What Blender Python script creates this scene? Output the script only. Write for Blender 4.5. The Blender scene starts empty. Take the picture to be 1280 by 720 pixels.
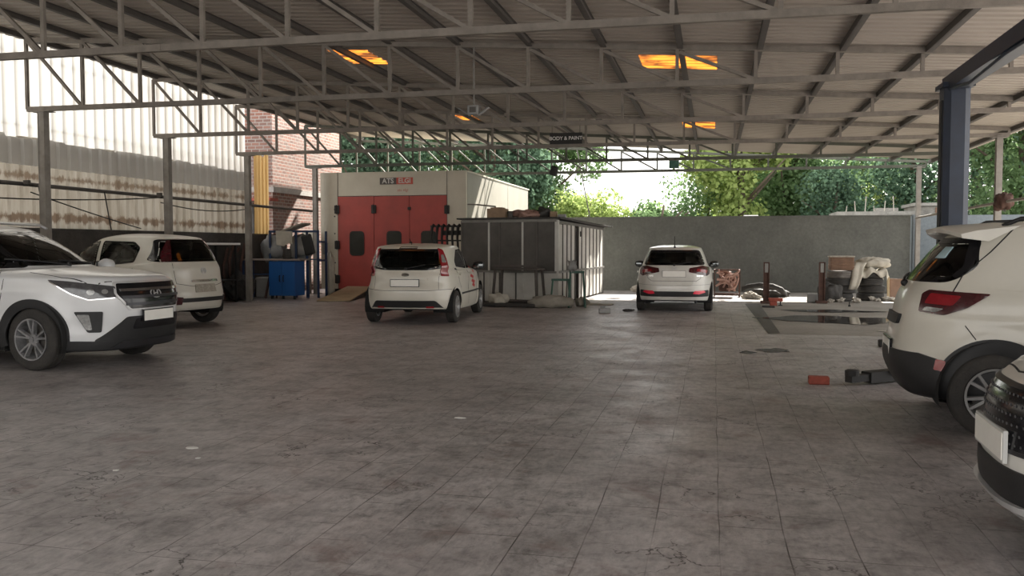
import bpy, bmesh, math, random
from mathutils import Vector, Matrix
from mathutils.bvhtree import BVHTree
from mathutils.geometry import delaunay_2d_cdt
PI = math.pi
R = math.radians
random.seed(7)
C = bpy.context.scene.collection

# ---------------------------------------------------------------- materials
def newmat(name):
    m = bpy.data.materials.new(name); m.use_nodes = True
    nt = m.node_tree
    return m, nt, nt.nodes['Principled BSDF']

def mat(name, col, rough=.6, metal=0., spec=.5, coat=0., bump=0., bscale=20., var=0., vscale=3., col2=None, emit=None, es=1., trans=0.):
    """procedural material: base colour broken up by noise towards col2, noise bump"""
    m, nt, b = newmat(name)
    N, L = nt.nodes, nt.links
    b.inputs['Base Color'].default_value = (*col, 1)
    b.inputs['Roughness'].default_value = rough
    b.inputs['Metallic'].default_value = metal
    b.inputs['Specular IOR Level'].default_value = spec
    b.inputs['Coat Weight'].default_value = coat
    b.inputs['Coat Roughness'].default_value = .12
    tc = N.new('ShaderNodeTexCoord')
    if var > 0:
        nz = N.new('ShaderNodeTexNoise'); nz.inputs['Scale'].default_value = vscale
        nz.inputs['Detail'].default_value = 5; nz.inputs['Roughness'].default_value = .65
        L.new(tc.outputs['Object'], nz.inputs['Vector'])
        rp = N.new('ShaderNodeValToRGB')
        rp.color_ramp.elements[0].position = .5 - .22; rp.color_ramp.elements[1].position = .5 + .22
        c2 = col2 or tuple(c * (1 - var) for c in col)
        rp.color_ramp.elements[0].color = (*c2, 1); rp.color_ramp.elements[1].color = (*col, 1)
        L.new(nz.outputs['Fac'], rp.inputs['Fac']); L.new(rp.outputs['Color'], b.inputs['Base Color'])
    if bump > 0:
        n2 = N.new('ShaderNodeTexNoise'); n2.inputs['Scale'].default_value = bscale; n2.inputs['Detail'].default_value = 4
        L.new(tc.outputs['Object'], n2.inputs['Vector'])
        bp = N.new('ShaderNodeBump'); bp.inputs['Strength'].default_value = bump; bp.inputs['Distance'].default_value = .02
        L.new(n2.outputs['Fac'], bp.inputs['Height']); L.new(bp.outputs['Normal'], b.inputs['Normal'])
    if emit:
        b.inputs['Emission Color'].default_value = (*emit, 1); b.inputs['Emission Strength'].default_value = es
    return m

def glass(name, tint, rough=.02, gl=.9):
    m = bpy.data.materials.new(name); m.use_nodes = True
    nt = m.node_tree; N, L = nt.nodes, nt.links
    N.remove(N['Principled BSDF']); out = N['Material Output']
    t = N.new('ShaderNodeBsdfTransparent'); t.inputs['Color'].default_value = (*tint, 1)
    g = N.new('ShaderNodeBsdfGlossy'); g.inputs['Roughness'].default_value = rough; g.inputs['Color'].default_value = (gl, gl, gl, 1)
    f = N.new('ShaderNodeFresnel'); f.inputs['IOR'].default_value = 1.52
    mx = N.new('ShaderNodeMixShader')
    L.new(f.outputs[0], mx.inputs[0]); L.new(t.outputs[0], mx.inputs[1]); L.new(g.outputs[0], mx.inputs[2])
    L.new(mx.outputs[0], out.inputs['Surface'])
    return m

def sheer(name, col, trans=.5, gl=0.):
    """translucent plastic / sheet: diffuse + translucent"""
    m = bpy.data.materials.new(name); m.use_nodes = True
    nt = m.node_tree; N, L = nt.nodes, nt.links
    N.remove(N['Principled BSDF']); out = N['Material Output']
    d = N.new('ShaderNodeBsdfDiffuse'); d.inputs['Color'].default_value = (*col, 1)
    t = N.new('ShaderNodeBsdfTranslucent'); t.inputs['Color'].default_value = (*col, 1)
    mx = N.new('ShaderNodeMixShader'); mx.inputs[0].default_value = trans
    L.new(d.outputs[0], mx.inputs[1]); L.new(t.outputs[0], mx.inputs[2]); L.new(mx.outputs[0], out.inputs['Surface'])
    return m

# ---------------------------------------------------------------- objects
def link(name, me, m=None, parent=None, smooth=False):
    o = bpy.data.objects.new(name, me); C.objects.link(o)
    if m is not None:
        for q in (m if isinstance(m, (list, tuple)) else [m]): me.materials.append(q)
    if smooth:
        for p in me.polygons: p.use_smooth = True
    if parent: o.parent = parent
    return o

def tag(o, label=None, cat=None, group=None, kind=None):
    if label: o['label'] = label
    if cat: o['category'] = cat
    if group: o['group'] = group
    if kind: o['kind'] = kind
    return o

def thing(name, label, cat, loc=(0, 0, 0), rz=0, group=None):
    o = bpy.data.objects.new(name, None); C.objects.link(o)
    o.location = loc; o.rotation_euler = (0, 0, rz); o.empty_display_size = .1
    return tag(o, label, cat, group)

def copy_tree(o, parent=None):
    c = o.copy(); C.objects.link(c)
    if parent: c.parent = parent
    for ch in list(o.children): copy_tree(ch, c)
    return c

class MB:
    """collects shapes; build() links them as one mesh object"""
    def __init__(s): s.v = []; s.f = []; s.mi = []
    def add(s, vs, fs, mi=0, M=None):
        n = len(s.v)
        s.v += [tuple(M @ Vector(p)) if M else tuple(p) for p in vs]
        s.f += [tuple(i + n for i in f) for f in fs]; s.mi += [mi] * len(fs)
    def box(s, c, d, M=None, mi=0, taper=None):
        x, y, z = (q / 2 for q in d); tx, ty = taper or (1, 1)
        vs = [(c[0] + a * x * (tx if e > 0 else 1), c[1] + b * y * (ty if e > 0 else 1), c[2] + e * z) for e in (-1, 1) for b in (-1, 1) for a in (-1, 1)]
        s.add(vs, [(0, 2, 3, 1), (4, 5, 7, 6), (0, 1, 5, 4), (2, 6, 7, 3), (0, 4, 6, 2), (1, 3, 7, 5)], mi, M)
        return s
    def rbox(s, c, d, r=.02, M=None, mi=0, seg=2):
        bm = bmesh.new(); bmesh.ops.create_cube(bm, size=1)
        for v in bm.verts: v.co = Vector((v.co.x * d[0], v.co.y * d[1], v.co.z * d[2]))
        bmesh.ops.bevel(bm, geom=bm.edges[:], offset=min(r, min(d) * .49), segments=seg, profile=.5, affect='EDGES')
        bm.verts.index_update()
        T = Matrix.Translation(c)
        if M: T = M @ T
        s.add([v.co.copy() for v in bm.verts], [[v.index for v in f.verts] for f in bm.faces], mi, T)
        bm.free(); return s
    def bar(s, a, b, w, h=None, mi=0, up=(0, 0, 1)):
        """square bar from a to b, w across, h along up"""
        a, b = Vector(a), Vector(b); h = h or w
        d = (b - a)
        if d.length < 1e-6: return s
        z = d.normalized(); u = Vector(up)
        if abs(z.dot(u)) > .98: u = Vector((1, 0, 0))
        x = z.cross(u).normalized(); y = x.cross(z).normalized()
        vs = [p + x * i * w / 2 + y * j * h / 2 for p in (a, b) for j in (-1, 1) for i in (-1, 1)]
        s.add(vs, [(0, 1, 3, 2), (4, 6, 7, 5), (0, 4, 5, 1), (2, 3, 7, 6), (0, 2, 6, 4), (1, 5, 7, 3)], mi)
        return s
    def tube(s, pts, r, n=8, mi=0, cap=True):
        pts = [Vector(p) for p in pts]; rs = r if isinstance(r, (list, tuple)) else [r] * len(pts)
        t0 = (pts[1] - pts[0]).normalized()
        u = Vector((0, 0, 1)) if abs(t0.z) < .9 else Vector((1, 0, 0))
        vs = []; fs = []
        for i, p in enumerate(pts):
            t = (pts[min(i + 1, len(pts) - 1)] - pts[max(i - 1, 0)]).normalized()
            x = t.cross(u)
            if x.length < 1e-4: x = t.cross(Vector((0, 1, 0)))
            x.normalize(); y = t.cross(x).normalized(); u = -y if y.dot(u) < 0 else y
            u = x.cross(t).normalized()
            for k in range(n):
                a = 2 * PI * k / n
                vs.append(p + (x * math.cos(a) + u * math.sin(a)) * rs[i])
        for i in range(len(pts) - 1):
            for k in range(n):
                fs.append((i * n + k, i * n + (k + 1) % n, (i + 1) * n + (k + 1) % n, (i + 1) * n + k))
        if cap: fs += [tuple(range(n))[::-1], tuple(range((len(pts) - 1) * n, len(pts) * n))]
        s.add(vs, fs, mi); return s
    def cyl(s, a, b, r, n=16, mi=0): return s.tube([a, b], r, n, mi)
    def lathe(s, prof, n=32, M=None, mi=0, closed=False):
        """prof: (radius, height) about local Z"""
        vs = []; fs = []; k = len(prof)
        for i in range(n):
            a = 2 * PI * i / n
            vs += [(r * math.cos(a), r * math.sin(a), z) for r, z in prof]
        for i in range(n):
            j = (i + 1) % n
            for q in range(k if closed else k - 1):
                w = (q + 1) % k
                fs.append((i * k + q, j * k + q, j * k + w, i * k + w))
        s.add(vs, fs, mi, M); return s
    def prism(s, poly, z0, z1, M=None, mi=0):
        n = len(poly)
        vs = [(x, y, z0) for x, y in poly] + [(x, y, z1) for x, y in poly]
        s.add(vs, [tuple(range(n))[::-1], tuple(range(n, 2 * n))] + [(i, (i + 1) % n, n + (i + 1) % n, n + i) for i in range(n)], mi, M)
        return s
    def blob(s, c, d, seed=0, amp=.1, n=10, mi=0, flat=None, M=None):
        rnd = random.Random(seed); ph = [(rnd.uniform(1, 3.5), rnd.uniform(0, 6), rnd.uniform(1, 3.5), rnd.uniform(0, 6)) for _ in range(4)]
        vs = []; fs = []; m = n * 2
        for i in range(n + 1):
            th = PI * i / n
            for j in range(m):
                p = 2 * PI * j / m
                q = Vector((math.sin(th) * math.cos(p), math.sin(th) * math.sin(p), math.cos(th)))
                k = 1 + amp * sum(math.sin(a * q.x * 3 + b) * math.cos(e * q.y * 3 + f + q.z * 2) for a, b, e, f in ph) / 2
                v = Vector((q.x * d[0] * k, q.y * d[1] * k, q.z * d[2] * k))
                if flat is not None: v.z = max(v.z, -flat)
                vs.append(v + Vector(c))
        for i in range(n):
            for j in range(m):
                fs.append((i * m + j, (i + 1) * m + j, (i + 1) * m + (j + 1) % m, i * m + (j + 1) % m))
        s.add(vs, fs, mi, M); return s
    def build(s, name, m, parent=None, smooth=False, recalc=False, angle=None):
        me = bpy.data.meshes.new(name); me.from_pydata([tuple(v) for v in s.v], [], s.f)
        o = link(name, me, m, parent, smooth)
        for p, i in zip(me.polygons, s.mi): p.material_index = i
        if recalc:
            bm = bmesh.new(); bm.from_mesh(me); bmesh.ops.recalc_face_normals(bm, faces=bm.faces[:]); bm.to_mesh(me); bm.free()
        if angle: me.shade_smooth(); me.set_sharp_from_angle(angle=R(angle))
        me.update(); return o

def Tr(x, y, z): return Matrix.Translation((x, y, z))
def Rt(a, ax): return Matrix.Rotation(R(a), 4, ax)

# ---------------------------------------------------------------- shared materials
M = {}
M['white'] = mat('white_car_paint', (.70, .69, .65), .38, coat=.75, var=.10, vscale=2.2, col2=(.60, .58, .53))
M['pearl'] = mat('cool_white_car_paint', (.74, .75, .76), .36, coat=.75, var=.08, vscale=2.)
M['cream'] = mat('dusty_cream_white_car_paint', (.68, .65, .57), .42, coat=.55, var=.12, vscale=2.)
M['lining'] = mat('car_dark_lining', (.03, .03, .03), .9)
M['blackp'] = mat('black_car_plastic', (.018, .018, .019), .55, bump=.1, bscale=150, var=.2, vscale=8)
M['gloss'] = mat('gloss_black', (.01, .01, .012), .15)
M['rubber'] = mat('tyre_rubber', (.022, .021, .02), .8, bump=.3, bscale=60, var=.35, vscale=6, col2=(.05, .045, .04))
M['alloy'] = mat('silver_alloy', (.50, .50, .50), .38, metal=.7, var=.2, vscale=9)
M['dalloy'] = mat('dark_alloy', (.05, .05, .055), .35, metal=.6)
M['chrome'] = mat('chrome', (.75, .75, .76), .12, metal=1.)
M['red_lamp'] = mat('red_lamp_plastic', (.30, .012, .02), .15, coat=.8, var=.3, vscale=14)
M['dred_lamp'] = mat('smoked_red_lamp_plastic', (.07, .008, .012), .15, coat=.8, var=.4, vscale=12)
M['clear_lamp'] = mat('clear_lamp_plastic', (.42, .42, .41), .15, metal=.3, coat=.6, var=.6, vscale=25)
M['silver'] = mat('silver_trim_paint', (.60, .60, .60), .3, metal=.25, coat=.4)
M['mirrorgl'] = mat('mirror_glass_dark', (.16, .17, .17), .1, metal=.9)
M['dark_lamp'] = mat('smoked_headlamp', (.05, .05, .055), .12, metal=.2, coat=.7, var=.6, vscale=14, col2=(.11, .11, .115))
M['plate'] = mat('blank_plate', (.90, .88, .82), .5, var=.06, vscale=12)
M['fabric'] = mat('seat_fabric', (.10, .09, .085), .9, bump=.2, bscale=200)
M['glass'] = glass('car_glass', (.42, .47, .44))
M['dglass'] = glass('tinted_car_glass', (.16, .19, .18))
M['vdglass'] = glass('very_dark_car_glass', (.045, .05, .048))
M['seam'] = mat('panel_gap', (.02, .02, .02), .9)
M['decal'] = mat('red_vinyl_decal', (.5, .02, .02), .5)
M['wheelwell'] = mat('wheel_arch_liner', (.012, .012, .012), .95)

# ---------------------------------------------------------------- car body kit
def rnd_poly(poly, r=.03, seg=4):
    out = []; n = len(poly)
    for i in range(n):
        p0, p, p1 = Vector(poly[i - 1]), Vector(poly[i]), Vector(poly[(i + 1) % n])
        a, b = p0 - p, p1 - p
        k = min(r, a.length * .45, b.length * .45)
        A, B = p + a.normalized() * k, p + b.normalized() * k
        for j in range(seg + 1):
            t = j / seg
            out.append(A * (1 - t) ** 2 + p * 2 * t * (1 - t) + B * t * t)
    return [tuple(v) for v in out]

def inside(p, poly):
    x, y = p; c = False; n = len(poly); j = n - 1
    for i in range(n):
        xi, yi = poly[i]; xj, yj = poly[j]
        if (yi > y) != (yj > y) and x < (xj - xi) * (y - yi) / (yj - yi) + xi: c = not c
        j = i
    return c

def area(poly): return sum(poly[i - 1][0] * poly[i][1] - poly[i][0] * poly[i - 1][1] for i in range(len(poly))) / 2

def inset(poly, d):
    s = 1 if area(poly) > 0 else -1; n = len(poly); out = []
    for i in range(n):
        p0, p, p1 = Vector(poly[i - 1]), Vector(poly[i]), Vector(poly[(i + 1) % n])
        e = (p1 - p0)
        if e.length < 1e-6: e = Vector((1, 0))
        e.normalize(); nrm = Vector((-e.y, e.x)) * s
        out.append(tuple(p + nrm * d))
    return out

def densify(poly, step, closed=True):
    out = []; n = len(poly)
    for i in range(n if closed else n - 1):
        a, b = Vector(poly[i]), Vector(poly[(i + 1) % n])
        k = max(1, int((b - a).length / step))
        out += [tuple(a.lerp(b, j / k)) for j in range(k)]
    if not closed: out.append(poly[-1])
    return out

class Body:
    N = 340; SUB = 6
    def __init__(s, rows, arches=(), ra=.38, dz=0., concave=.012):
        s.rows = rows
        s.arches = arches; s.ra = ra
        keys = rows; K = len(keys)
        full = []
        for i in range(K - 1):
            p = [keys[max(i - 1, 0)], keys[i], keys[i + 1], keys[min(i + 2, K - 1)]]
            for j in range(s.SUB):
                t = j / s.SUB
                row = []
                for q in range(8):
                    a, b, c, d = (k[q] for k in p)
                    m1, m2 = (c - a) / 2, (d - b) / 2
                    if (c - b) * (b - a) <= 0: m1 = 0
                    if (d - c) * (c - b) <= 0: m2 = 0
                    row.append((2 * t**3 - 3 * t**2 + 1) * b + (t**3 - 2 * t**2 + t) * m1 + (-2 * t**3 + 3 * t**2) * c + (t**3 - t**2) * m2)
                full.append(row)
        full.append(keys[-1])
        V = []; F = []; n = s.N
        for row in full:
            for (x, y, z) in s.loop(row):
                if abs(y) > .5 * row[2] and z > .1:
                    sg = 1 if y > 0 else -1; dy = 0
                    for (ax, az) in arches:
                        d = math.hypot(x - ax, z - az)
                        dy += .022 * math.exp(-((d - ra) / .09) ** 2) if z < az + ra + .3 else 0
                    dy -= concave * math.exp(-((z - .60 - dz) / .11) ** 2) * max(0, 1 - abs(x / 1.3) ** 6)
                    dy += .010 * math.exp(-((z - .86 - dz) / .03) ** 2) * max(0, 1 - abs(x / 1.6) ** 6)
                    y += sg * dy
                V.append((x, y, z))
        m = len(full)
        for i in range(m - 1):
            for k in range(n):
                a, b = i * n + k, i * n + (k + 1) % n
                F.append((a, b, b + n, a + n))
        F.append(tuple(range(n))[::-1]); F.append(tuple(range((m - 1) * n, m * n)))
        s.V, s.F = V, F
        s.bvh = BVHTree.FromPolygons([Vector(v) for v in V], F)
        # base contour for the wrap-round projection: rear centre -> right side -> front centre
        mid = max(rows, key=lambda r: r[2])
        pts = s.loop(mid, raw=True)
        half = [p for p in pts if p[1] <= 1e-6]
        half.sort(key=lambda p: 0)  # keep order
        s.cont = half; s.mid = mid
        s.cuts = []
    def loop(s, row, raw=False):
        xr, xf, w, nr, nf, zr, zm, zf = row
        xm, a = (xr + xf) / 2, (xf - xr) / 2
        pts = []; D = 1400
        for i in range(D):
            th = PI * i / D
            c, sn = -math.cos(th), math.sin(th)
            e = nr if c < 0 else nf
            x = xm + a * math.copysign(abs(c) ** (2 / e), c); y = -w * abs(sn) ** (2 / e)
            pts.append((x, y))
        pts.append((xf, 0.))
        # resample right half by arc length, mirror
        L = [0.]
        for i in range(1, len(pts)): L.append(L[-1] + math.hypot(pts[i][0] - pts[i - 1][0], pts[i][1] - pts[i - 1][1]))
        h = s.N // 2; res = []; j = 0
        for k in range(h + 1):
            t = L[-1] * k / h
            while j < len(L) - 2 and L[j + 1] < t: j += 1
            f = (t - L[j]) / max(1e-9, L[j + 1] - L[j])
            res.append((pts[j][0] + (pts[j + 1][0] - pts[j][0]) * f, pts[j][1] + (pts[j + 1][1] - pts[j][1]) * f))
        def Z(x):
            q = (x - xm) / a
            return zr * q * (q - 1) / 2 + zm * (1 - q * q) + zf * q * (q + 1) / 2
        right = [(x, y, Z(x)) for x, y in res]
        if raw: return right
        return right + [(x, -y, z) for x, y, z in right[-2:0:-1]]
    # projections -> (origin, dir)
    def pz(s, phi):
        n = Vector((math.cos(R(phi)), math.sin(R(phi)), 0)); U = Vector((-n.y, n.x, 0))
        return lambda a, b: (n * 5 + U * a + Vector((0, 0, b)), -n)
    def side(s): return s.pz(-90)          # a = x
    def front(s): return s.pz(0)           # a = y
    def rear(s):                           # a = -y : a>0 is the right side
        return s.pz(180)
    def wrap(s):
        """a = way round the right side from the rear centre; negative a = measured back from the front centre"""
        c = s.cont
        L = [0.]
        for i in range(1, len(c)): L.append(L[-1] + math.hypot(c[i][0] - c[i - 1][0], c[i][1] - c[i - 1][1]))
        T = L[-1]
        def f(a, b):
            if a < 0: a += T
            a = min(max(a, 0.), T - 1e-4)
            j = 0
            lo, hi = 0, len(L) - 2
            while lo < hi:
                md = (lo + hi + 1) // 2
                if L[md] <= a: lo = md
                else: hi = md - 1
            j = lo; t = (a - L[j]) / (L[j + 1] - L[j])
            p = Vector((c[j][0] + (c[j + 1][0] - c[j][0]) * t, c[j][1] + (c[j + 1][1] - c[j][1]) * t, b))
            i0, i1 = max(0, j - 6), min(len(c) - 1, j + 7)
            tg = Vector((c[i1][0] - c[i0][0], c[i1][1] - c[i0][1], 0)).normalized()
            n = Vector((tg.y, -tg.x, 0))
            return p + n * .8, -n
        return f
    def top(s): return lambda a, b: (Vector((a, b, 4)), Vector((0, 0, -1)))
    def hit(s, proj, a, b, off):
        o, d = proj(a, b); h = s.bvh.ray_cast(o, d, 9)
        if h[0] is None:
            h = s.bvh.find_nearest(o + d * (o.length if o.length < 2 else 4.2))
        return h[0] - d * off
    def patch(s, poly, proj, m, name, parent, off=.004, thick=0., res=.06, mirror=False, both=False, smooth=True, hole=None):
        """solid piece lying on the body inside the outline poly"""
        if area(poly) < 0: poly = poly[::-1]
        pb = densify(poly, res); n = len(pb)
        xs = [p[0] for p in pb]; ys = [p[1] for p in pb]
        pts = [Vector(p) for p in pb]
        ins = inset(pb, res * .35)
        x = min(xs) + res / 2
        while x < max(xs):
            y = min(ys) + res / 2
            while y < max(ys):
                if inside((x, y), ins): pts.append(Vector((x, y)))
                y += res
            x += res
        v2, _, f2, *_ = delaunay_2d_cdt(pts, [(i, (i + 1) % n) for i in range(n)], [], 1, 1e-5)
        top = [s.hit(proj, p.x, p.y, off + thick) for p in v2]
        fs = [tuple(f) for f in f2]
        vs = list(top)
        if thick > 0:
            ec = {}
            for f in fs:
                for i in range(len(f)):
                    e = (f[i], f[(i + 1) % len(f)]); k = tuple(sorted(e)); ec.setdefault(k, []).append(e)
            bd = [v[0] for v in ec.values() if len(v) == 1]
            low = {}
            for a, b in bd:
                for q in (a, b):
                    if q not in low:
                        low[q] = len(vs); vs.append(s.hit(proj, v2[q].x, v2[q].y, -.012))
                fs.append((b, a, low[a], low[b]))
        return s._emit(vs, fs, m, name, parent, mirror, both, smooth)
    def _emit(s, vs, fs, m, name, parent, mirror, both, smooth=True):
        outs = []
        for sg in ((1, -1) if both else ((-1,) if mirror else (1,))):
            me = bpy.data.meshes.new(name)
            me.from_pydata([(v[0], v[1] * sg, v[2]) for v in vs], [], fs)
            o = link(name, me, m, parent, smooth)
            bm = bmesh.new(); bm.from_mesh(me); bmesh.ops.recalc_face_normals(bm, faces=bm.faces[:])
            bm.normal_update()
            if bm.faces:
                o_sum = sum((f.normal.dot(f.calc_center_median() - Vector((0, 0, .7))) * f.calc_area() for f in bm.faces))
                if o_sum < 0: bmesh.ops.reverse_faces(bm, faces=bm.faces[:])
            bm.to_mesh(me); bm.free()
            if smooth: me.shade_smooth(); me.set_sharp_from_angle(angle=R(50))
            outs.append(o)
        return outs[0] if len(outs) == 1 else outs
    def band(s, poly, w_in, w_out, proj, m, name, parent, off=.006, thick=.004, closed=True, step=.05, mirror=False, both=False):
        """strip following an outline"""
        poly = densify(poly, step, closed)
        if closed:
            A, B = inset(poly, -w_out), inset(poly, w_in)
        else:
            A, B = [], []
            for i, p in enumerate(poly):
                a, b = Vector(poly[max(i - 1, 0)]), Vector(poly[min(i + 1, len(poly) - 1)])
                e = (b - a).normalized(); nn = Vector((-e.y, e.x)); p = Vector(p)
                A.append(tuple(p - nn * w_out)); B.append(tuple(p + nn * w_in))
        n = len(poly); vs = []; fs = []
        k = 3
        for i in range(n):
            a, b = Vector(A[i]), Vector(B[i])
            vs.append(s.hit(proj, *a, -.006))
            for j in range(k): vs.append(s.hit(proj, *a.lerp(b, j / (k - 1)), off + thick))
            vs.append(s.hit(proj, *b, -.006))
        w = k + 2
        for i in range(n if closed else n - 1):
            j = (i + 1) % n
            for q in range(w - 1): fs.append((i * w + q, i * w + q + 1, j * w + q + 1, j * w + q))
        return s._emit(vs, fs, m, name, parent, mirror, both)
    def cut(s, poly, phi, shrink=.03, mir=False):
        n = Vector((math.cos(R(phi)), math.sin(R(phi)), 0)); U = Vector((-n.y, n.x, 0))
        if area(poly) < 0: poly = poly[::-1]
        s.cuts.append((n, U, inset(densify(poly, .05), shrink)))
        if mir: s.cuts.append((Vector((n.x, -n.y, 0)), Vector((U.x, -U.y, 0)), s.cuts[-1][2]))
    def shell(s, m, parent, name='body', zmin=.0):
        """the painted shell with window and wheel openings left out"""
        keep = []
        V = s.V
        for f in s.F:
            c = Vector((0, 0, 0))
            for i in f: c += Vector(V[i])
            c /= len(f)
            if len(f) == 4:
                a = Vector(V[f[2]]) - Vector(V[f[0]]); b = Vector(V[f[3]]) - Vector(V[f[1]])
                nn = a.cross(b)
                if nn.length > 0: nn.normalize()
                if nn.dot(c - Vector((0, 0, .6))) < 0: nn = -nn
            else: nn = Vector((0, 0, 1))
            gone = False
            for ax, az in s.arches:
                if abs(c.y) > .42 and math.hypot(c.x - ax, c.z - az) < s.ra and c.z < az + s.ra: gone = True
            if not gone:
                for n, U, P in s.cuts:
                    if n.dot(nn) > .10 and n.dot(c) > 0 and inside((U.dot(c), c.z), P): gone = True; break
            if not gone: keep.append(f)
        used = sorted({i for f in keep for i in f}); mp = {i: k for k, i in enumerate(used)}
        me = bpy.data.meshes.new(name); me.from_pydata([V[i] for i in used], [], [tuple(mp[i] for i in f) for f in keep])
        o = link(name, me, [m, M['lining']], parent, True)
        bm = bmesh.new(); bm.from_mesh(me); bmesh.ops.recalc_face_normals(bm, faces=bm.faces[:])
        bm.normal_update()
        if sum(f.normal.dot(f.calc_center_median() - Vector((0, 0, .7))) * f.calc_area() for f in bm.faces) < 0:
            bmesh.ops.reverse_faces(bm, faces=bm.faces[:])
        bm.to_mesh(me); bm.free()
        for p in me.polygons: p.use_smooth = True
        sd = o.modifiers.new('Solidify', 'SOLIDIFY'); sd.thickness = .018; sd.offset = -1; sd.material_offset = 1; sd.material_offset_rim = 1
        return o

def wheel(parent, x, y, z, rad, width, style, sgn, rims=M['alloy'], steer=0):
    """tyre at axle (x,y,z), outer face towards sgn*y"""
    W = width / 2
    t = MB(); rr = rad * .66
    prof = [(rr, -W * .8), (rr + .012, -W * .95), (rad * .86, -W * 1.02), (rad * .955, -W * .9), (rad * .99, -W * .72)]
    for k in range(4):
        a = -W * .72 + W * 1.44 * (k + .5) / 4
        prof += [(rad, a - W * .14), (rad, a + W * .12), (rad * .972, a + W * .15), (rad * .972, a + W * .2)]
    prof = prof[:-2] + [(rad * .99, W * .72), (rad * .955, W * .9), (rad * .86, W * 1.02), (rr + .012, W * .95), (rr, W * .8)]
    X = Tr(x, y, z) @ Rt(steer, 'Z') @ Rt(-90 * sgn, 'X')
    t.lathe(prof, 40, X)
    tyre = t.build('wheel', M['rubber'], parent, True, recalc=True, angle=40)
    r = MB()
    r.lathe([(rr + .004, W * .92), (rr + .004, W * .98), (rr - .012, W * .95), (rr - .02, W * .6), (rr - .035, -W * .8), (rr, -W * .85)], 40, X)
    ns, kind = style
    r.lathe([(.0, W * .80), (.028, W * .82), (.03, W * .72), (.062, W * .66), (.07, W * .5), (.0, W * .45)], 20, X)
    for k in range(ns):
        a0 = 2 * PI * k / ns + .3
        for da, w0, w1 in (((0, .030, .022),) if kind == 's' else ((-.17, .016, .014), (.17, .016, .014)) if kind == 'd' else ((0, .05, .035),)):
            a = a0 + da * .5; b = a0 + da * 1.15
            p = Vector((math.cos(a) * .05, math.sin(a) * .05, 0)); q = Vector((math.cos(b) * (rr - .012), math.sin(b) * (rr - .012), 0))
            e = (q - p).normalized(); nn = Vector((-e.y, e.x, 0))
            vs = []
            for c, w, h0, h1 in ((p, w0, W * .3, W * .70), (p.lerp(q, .5), w0, W * .45, W * .86), (q, w1, W * .5, W * .93)):
                for sg, h, ww in ((-1, h0, 1), (-1, h1, .7), (1, h1, .7), (1, h0, 1)): vs.append(c + nn * sg * w * ww + Vector((0, 0, h)))
            fs = [(i * 4 + j, i * 4 + (j + 1) % 4, i * 4 + 4 + (j + 1) % 4, i * 4 + 4 + j) for i in (0, 1) for j in range(4)] + [(3, 2, 1, 0), (8, 9, 10, 11)]
            r.add(vs, fs, 0, X)
    rim = r.build('wheel_rim', rims, tyre, True, recalc=True, angle=35)
    d = MB(); d.lathe([(0, W * .1), (rr * .72, W * .1), (rr * .72, -W * .1), (0, -W * .1)], 28, X)
    d.lathe([(0, -W * .5), (rr - .04, -W * .5), (rr - .04, -W * .6), (0, -W * .6)], 28, X)
    d.build('brake_disc', mat('brake_disc_metal', (.12, .11, .1), .5, metal=.5) if 'brake_disc_metal' not in bpy.data.materials else bpy.data.materials['brake_disc_metal'], tyre)
    return tyre

def seats(parent, w=.38, x0=.15, z=.42, wheel_side=1):
    for sy in (-1, 1):
        s = MB()
        s.rbox((x0, sy * w, z + .09), (.5, .48, .16), .06)
        s.rbox((0, 0, .30), (.13, .48, .62), .06, Tr(x0 - .24, sy * w, z + .14) @ Rt(-14, 'Y'))
        s.rbox((0, 0, .70), (.10, .25, .18), .045, Tr(x0 - .24, sy * w, z + .14) @ Rt(-14, 'Y'))
        s.build('seat', M['fabric'], parent, angle=50)
    s = MB()
    s.rbox((x0 - .85, 0, z + .09), (.48, 1.16, .16), .06)
    s.rbox((0, 0, .28), (.13, 1.16, .56), .06, Tr(x0 - 1.08, 0, z + .14) @ Rt(-16, 'Y'))
    for sy in (-.38, .38): s.rbox((0, sy, .63), (.09, .26, .15), .04, Tr(x0 - 1.08, 0, z + .14) @ Rt(-16, 'Y'))
    s.build('rear_seat', M['fabric'], parent, angle=50)
    s = MB(); s.rbox((x0 + .85, 0, z + .36), (.42, 1.26, .22), .08)
    s.build('dashboard', M['blackp'], parent, angle=50)
    s = MB()
    X = Tr(x0 + .50, -w * wheel_side, z + .46) @ Rt(65, 'Y')
    s.lathe([(.185, .012), (.172, 0), (.185, -.012), (.198, 0)], 24, X, closed=True)
    s.lathe([(0, .02), (.05, .02), (.06, -.02), (0, -.03)], 12, X)
    for a in (0, 120, 240): s.add([(0, -.015, 0), (0, .015, 0), (.18, .015, 0), (.18, -.015, 0)], [(0, 1, 2, 3)], 0, X @ Rt(a, 'Z'))
    s.build('steering_wheel', M['blackp'], parent, True)

def mirror_(B, parent, x, z, y, m):
    for sg in (-1, 1):
        s = MB(); s.blob((x, sg * (y + .12), z), (.085, .13, .085), 3, .05, 8)
        s.tube([(x, sg * (y - .04), z - .05), (x, sg * (y + .08), z - .04)], .025, 8)
        o = s.build('wing_mirror', m, parent, True, recalc=True)
        g = MB(); g.rbox((x - .08, sg * (y + .125), z), (.012, .19, .11), .03); g.build('mirror_glass', M['mirrorgl'], o, angle=50)

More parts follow.
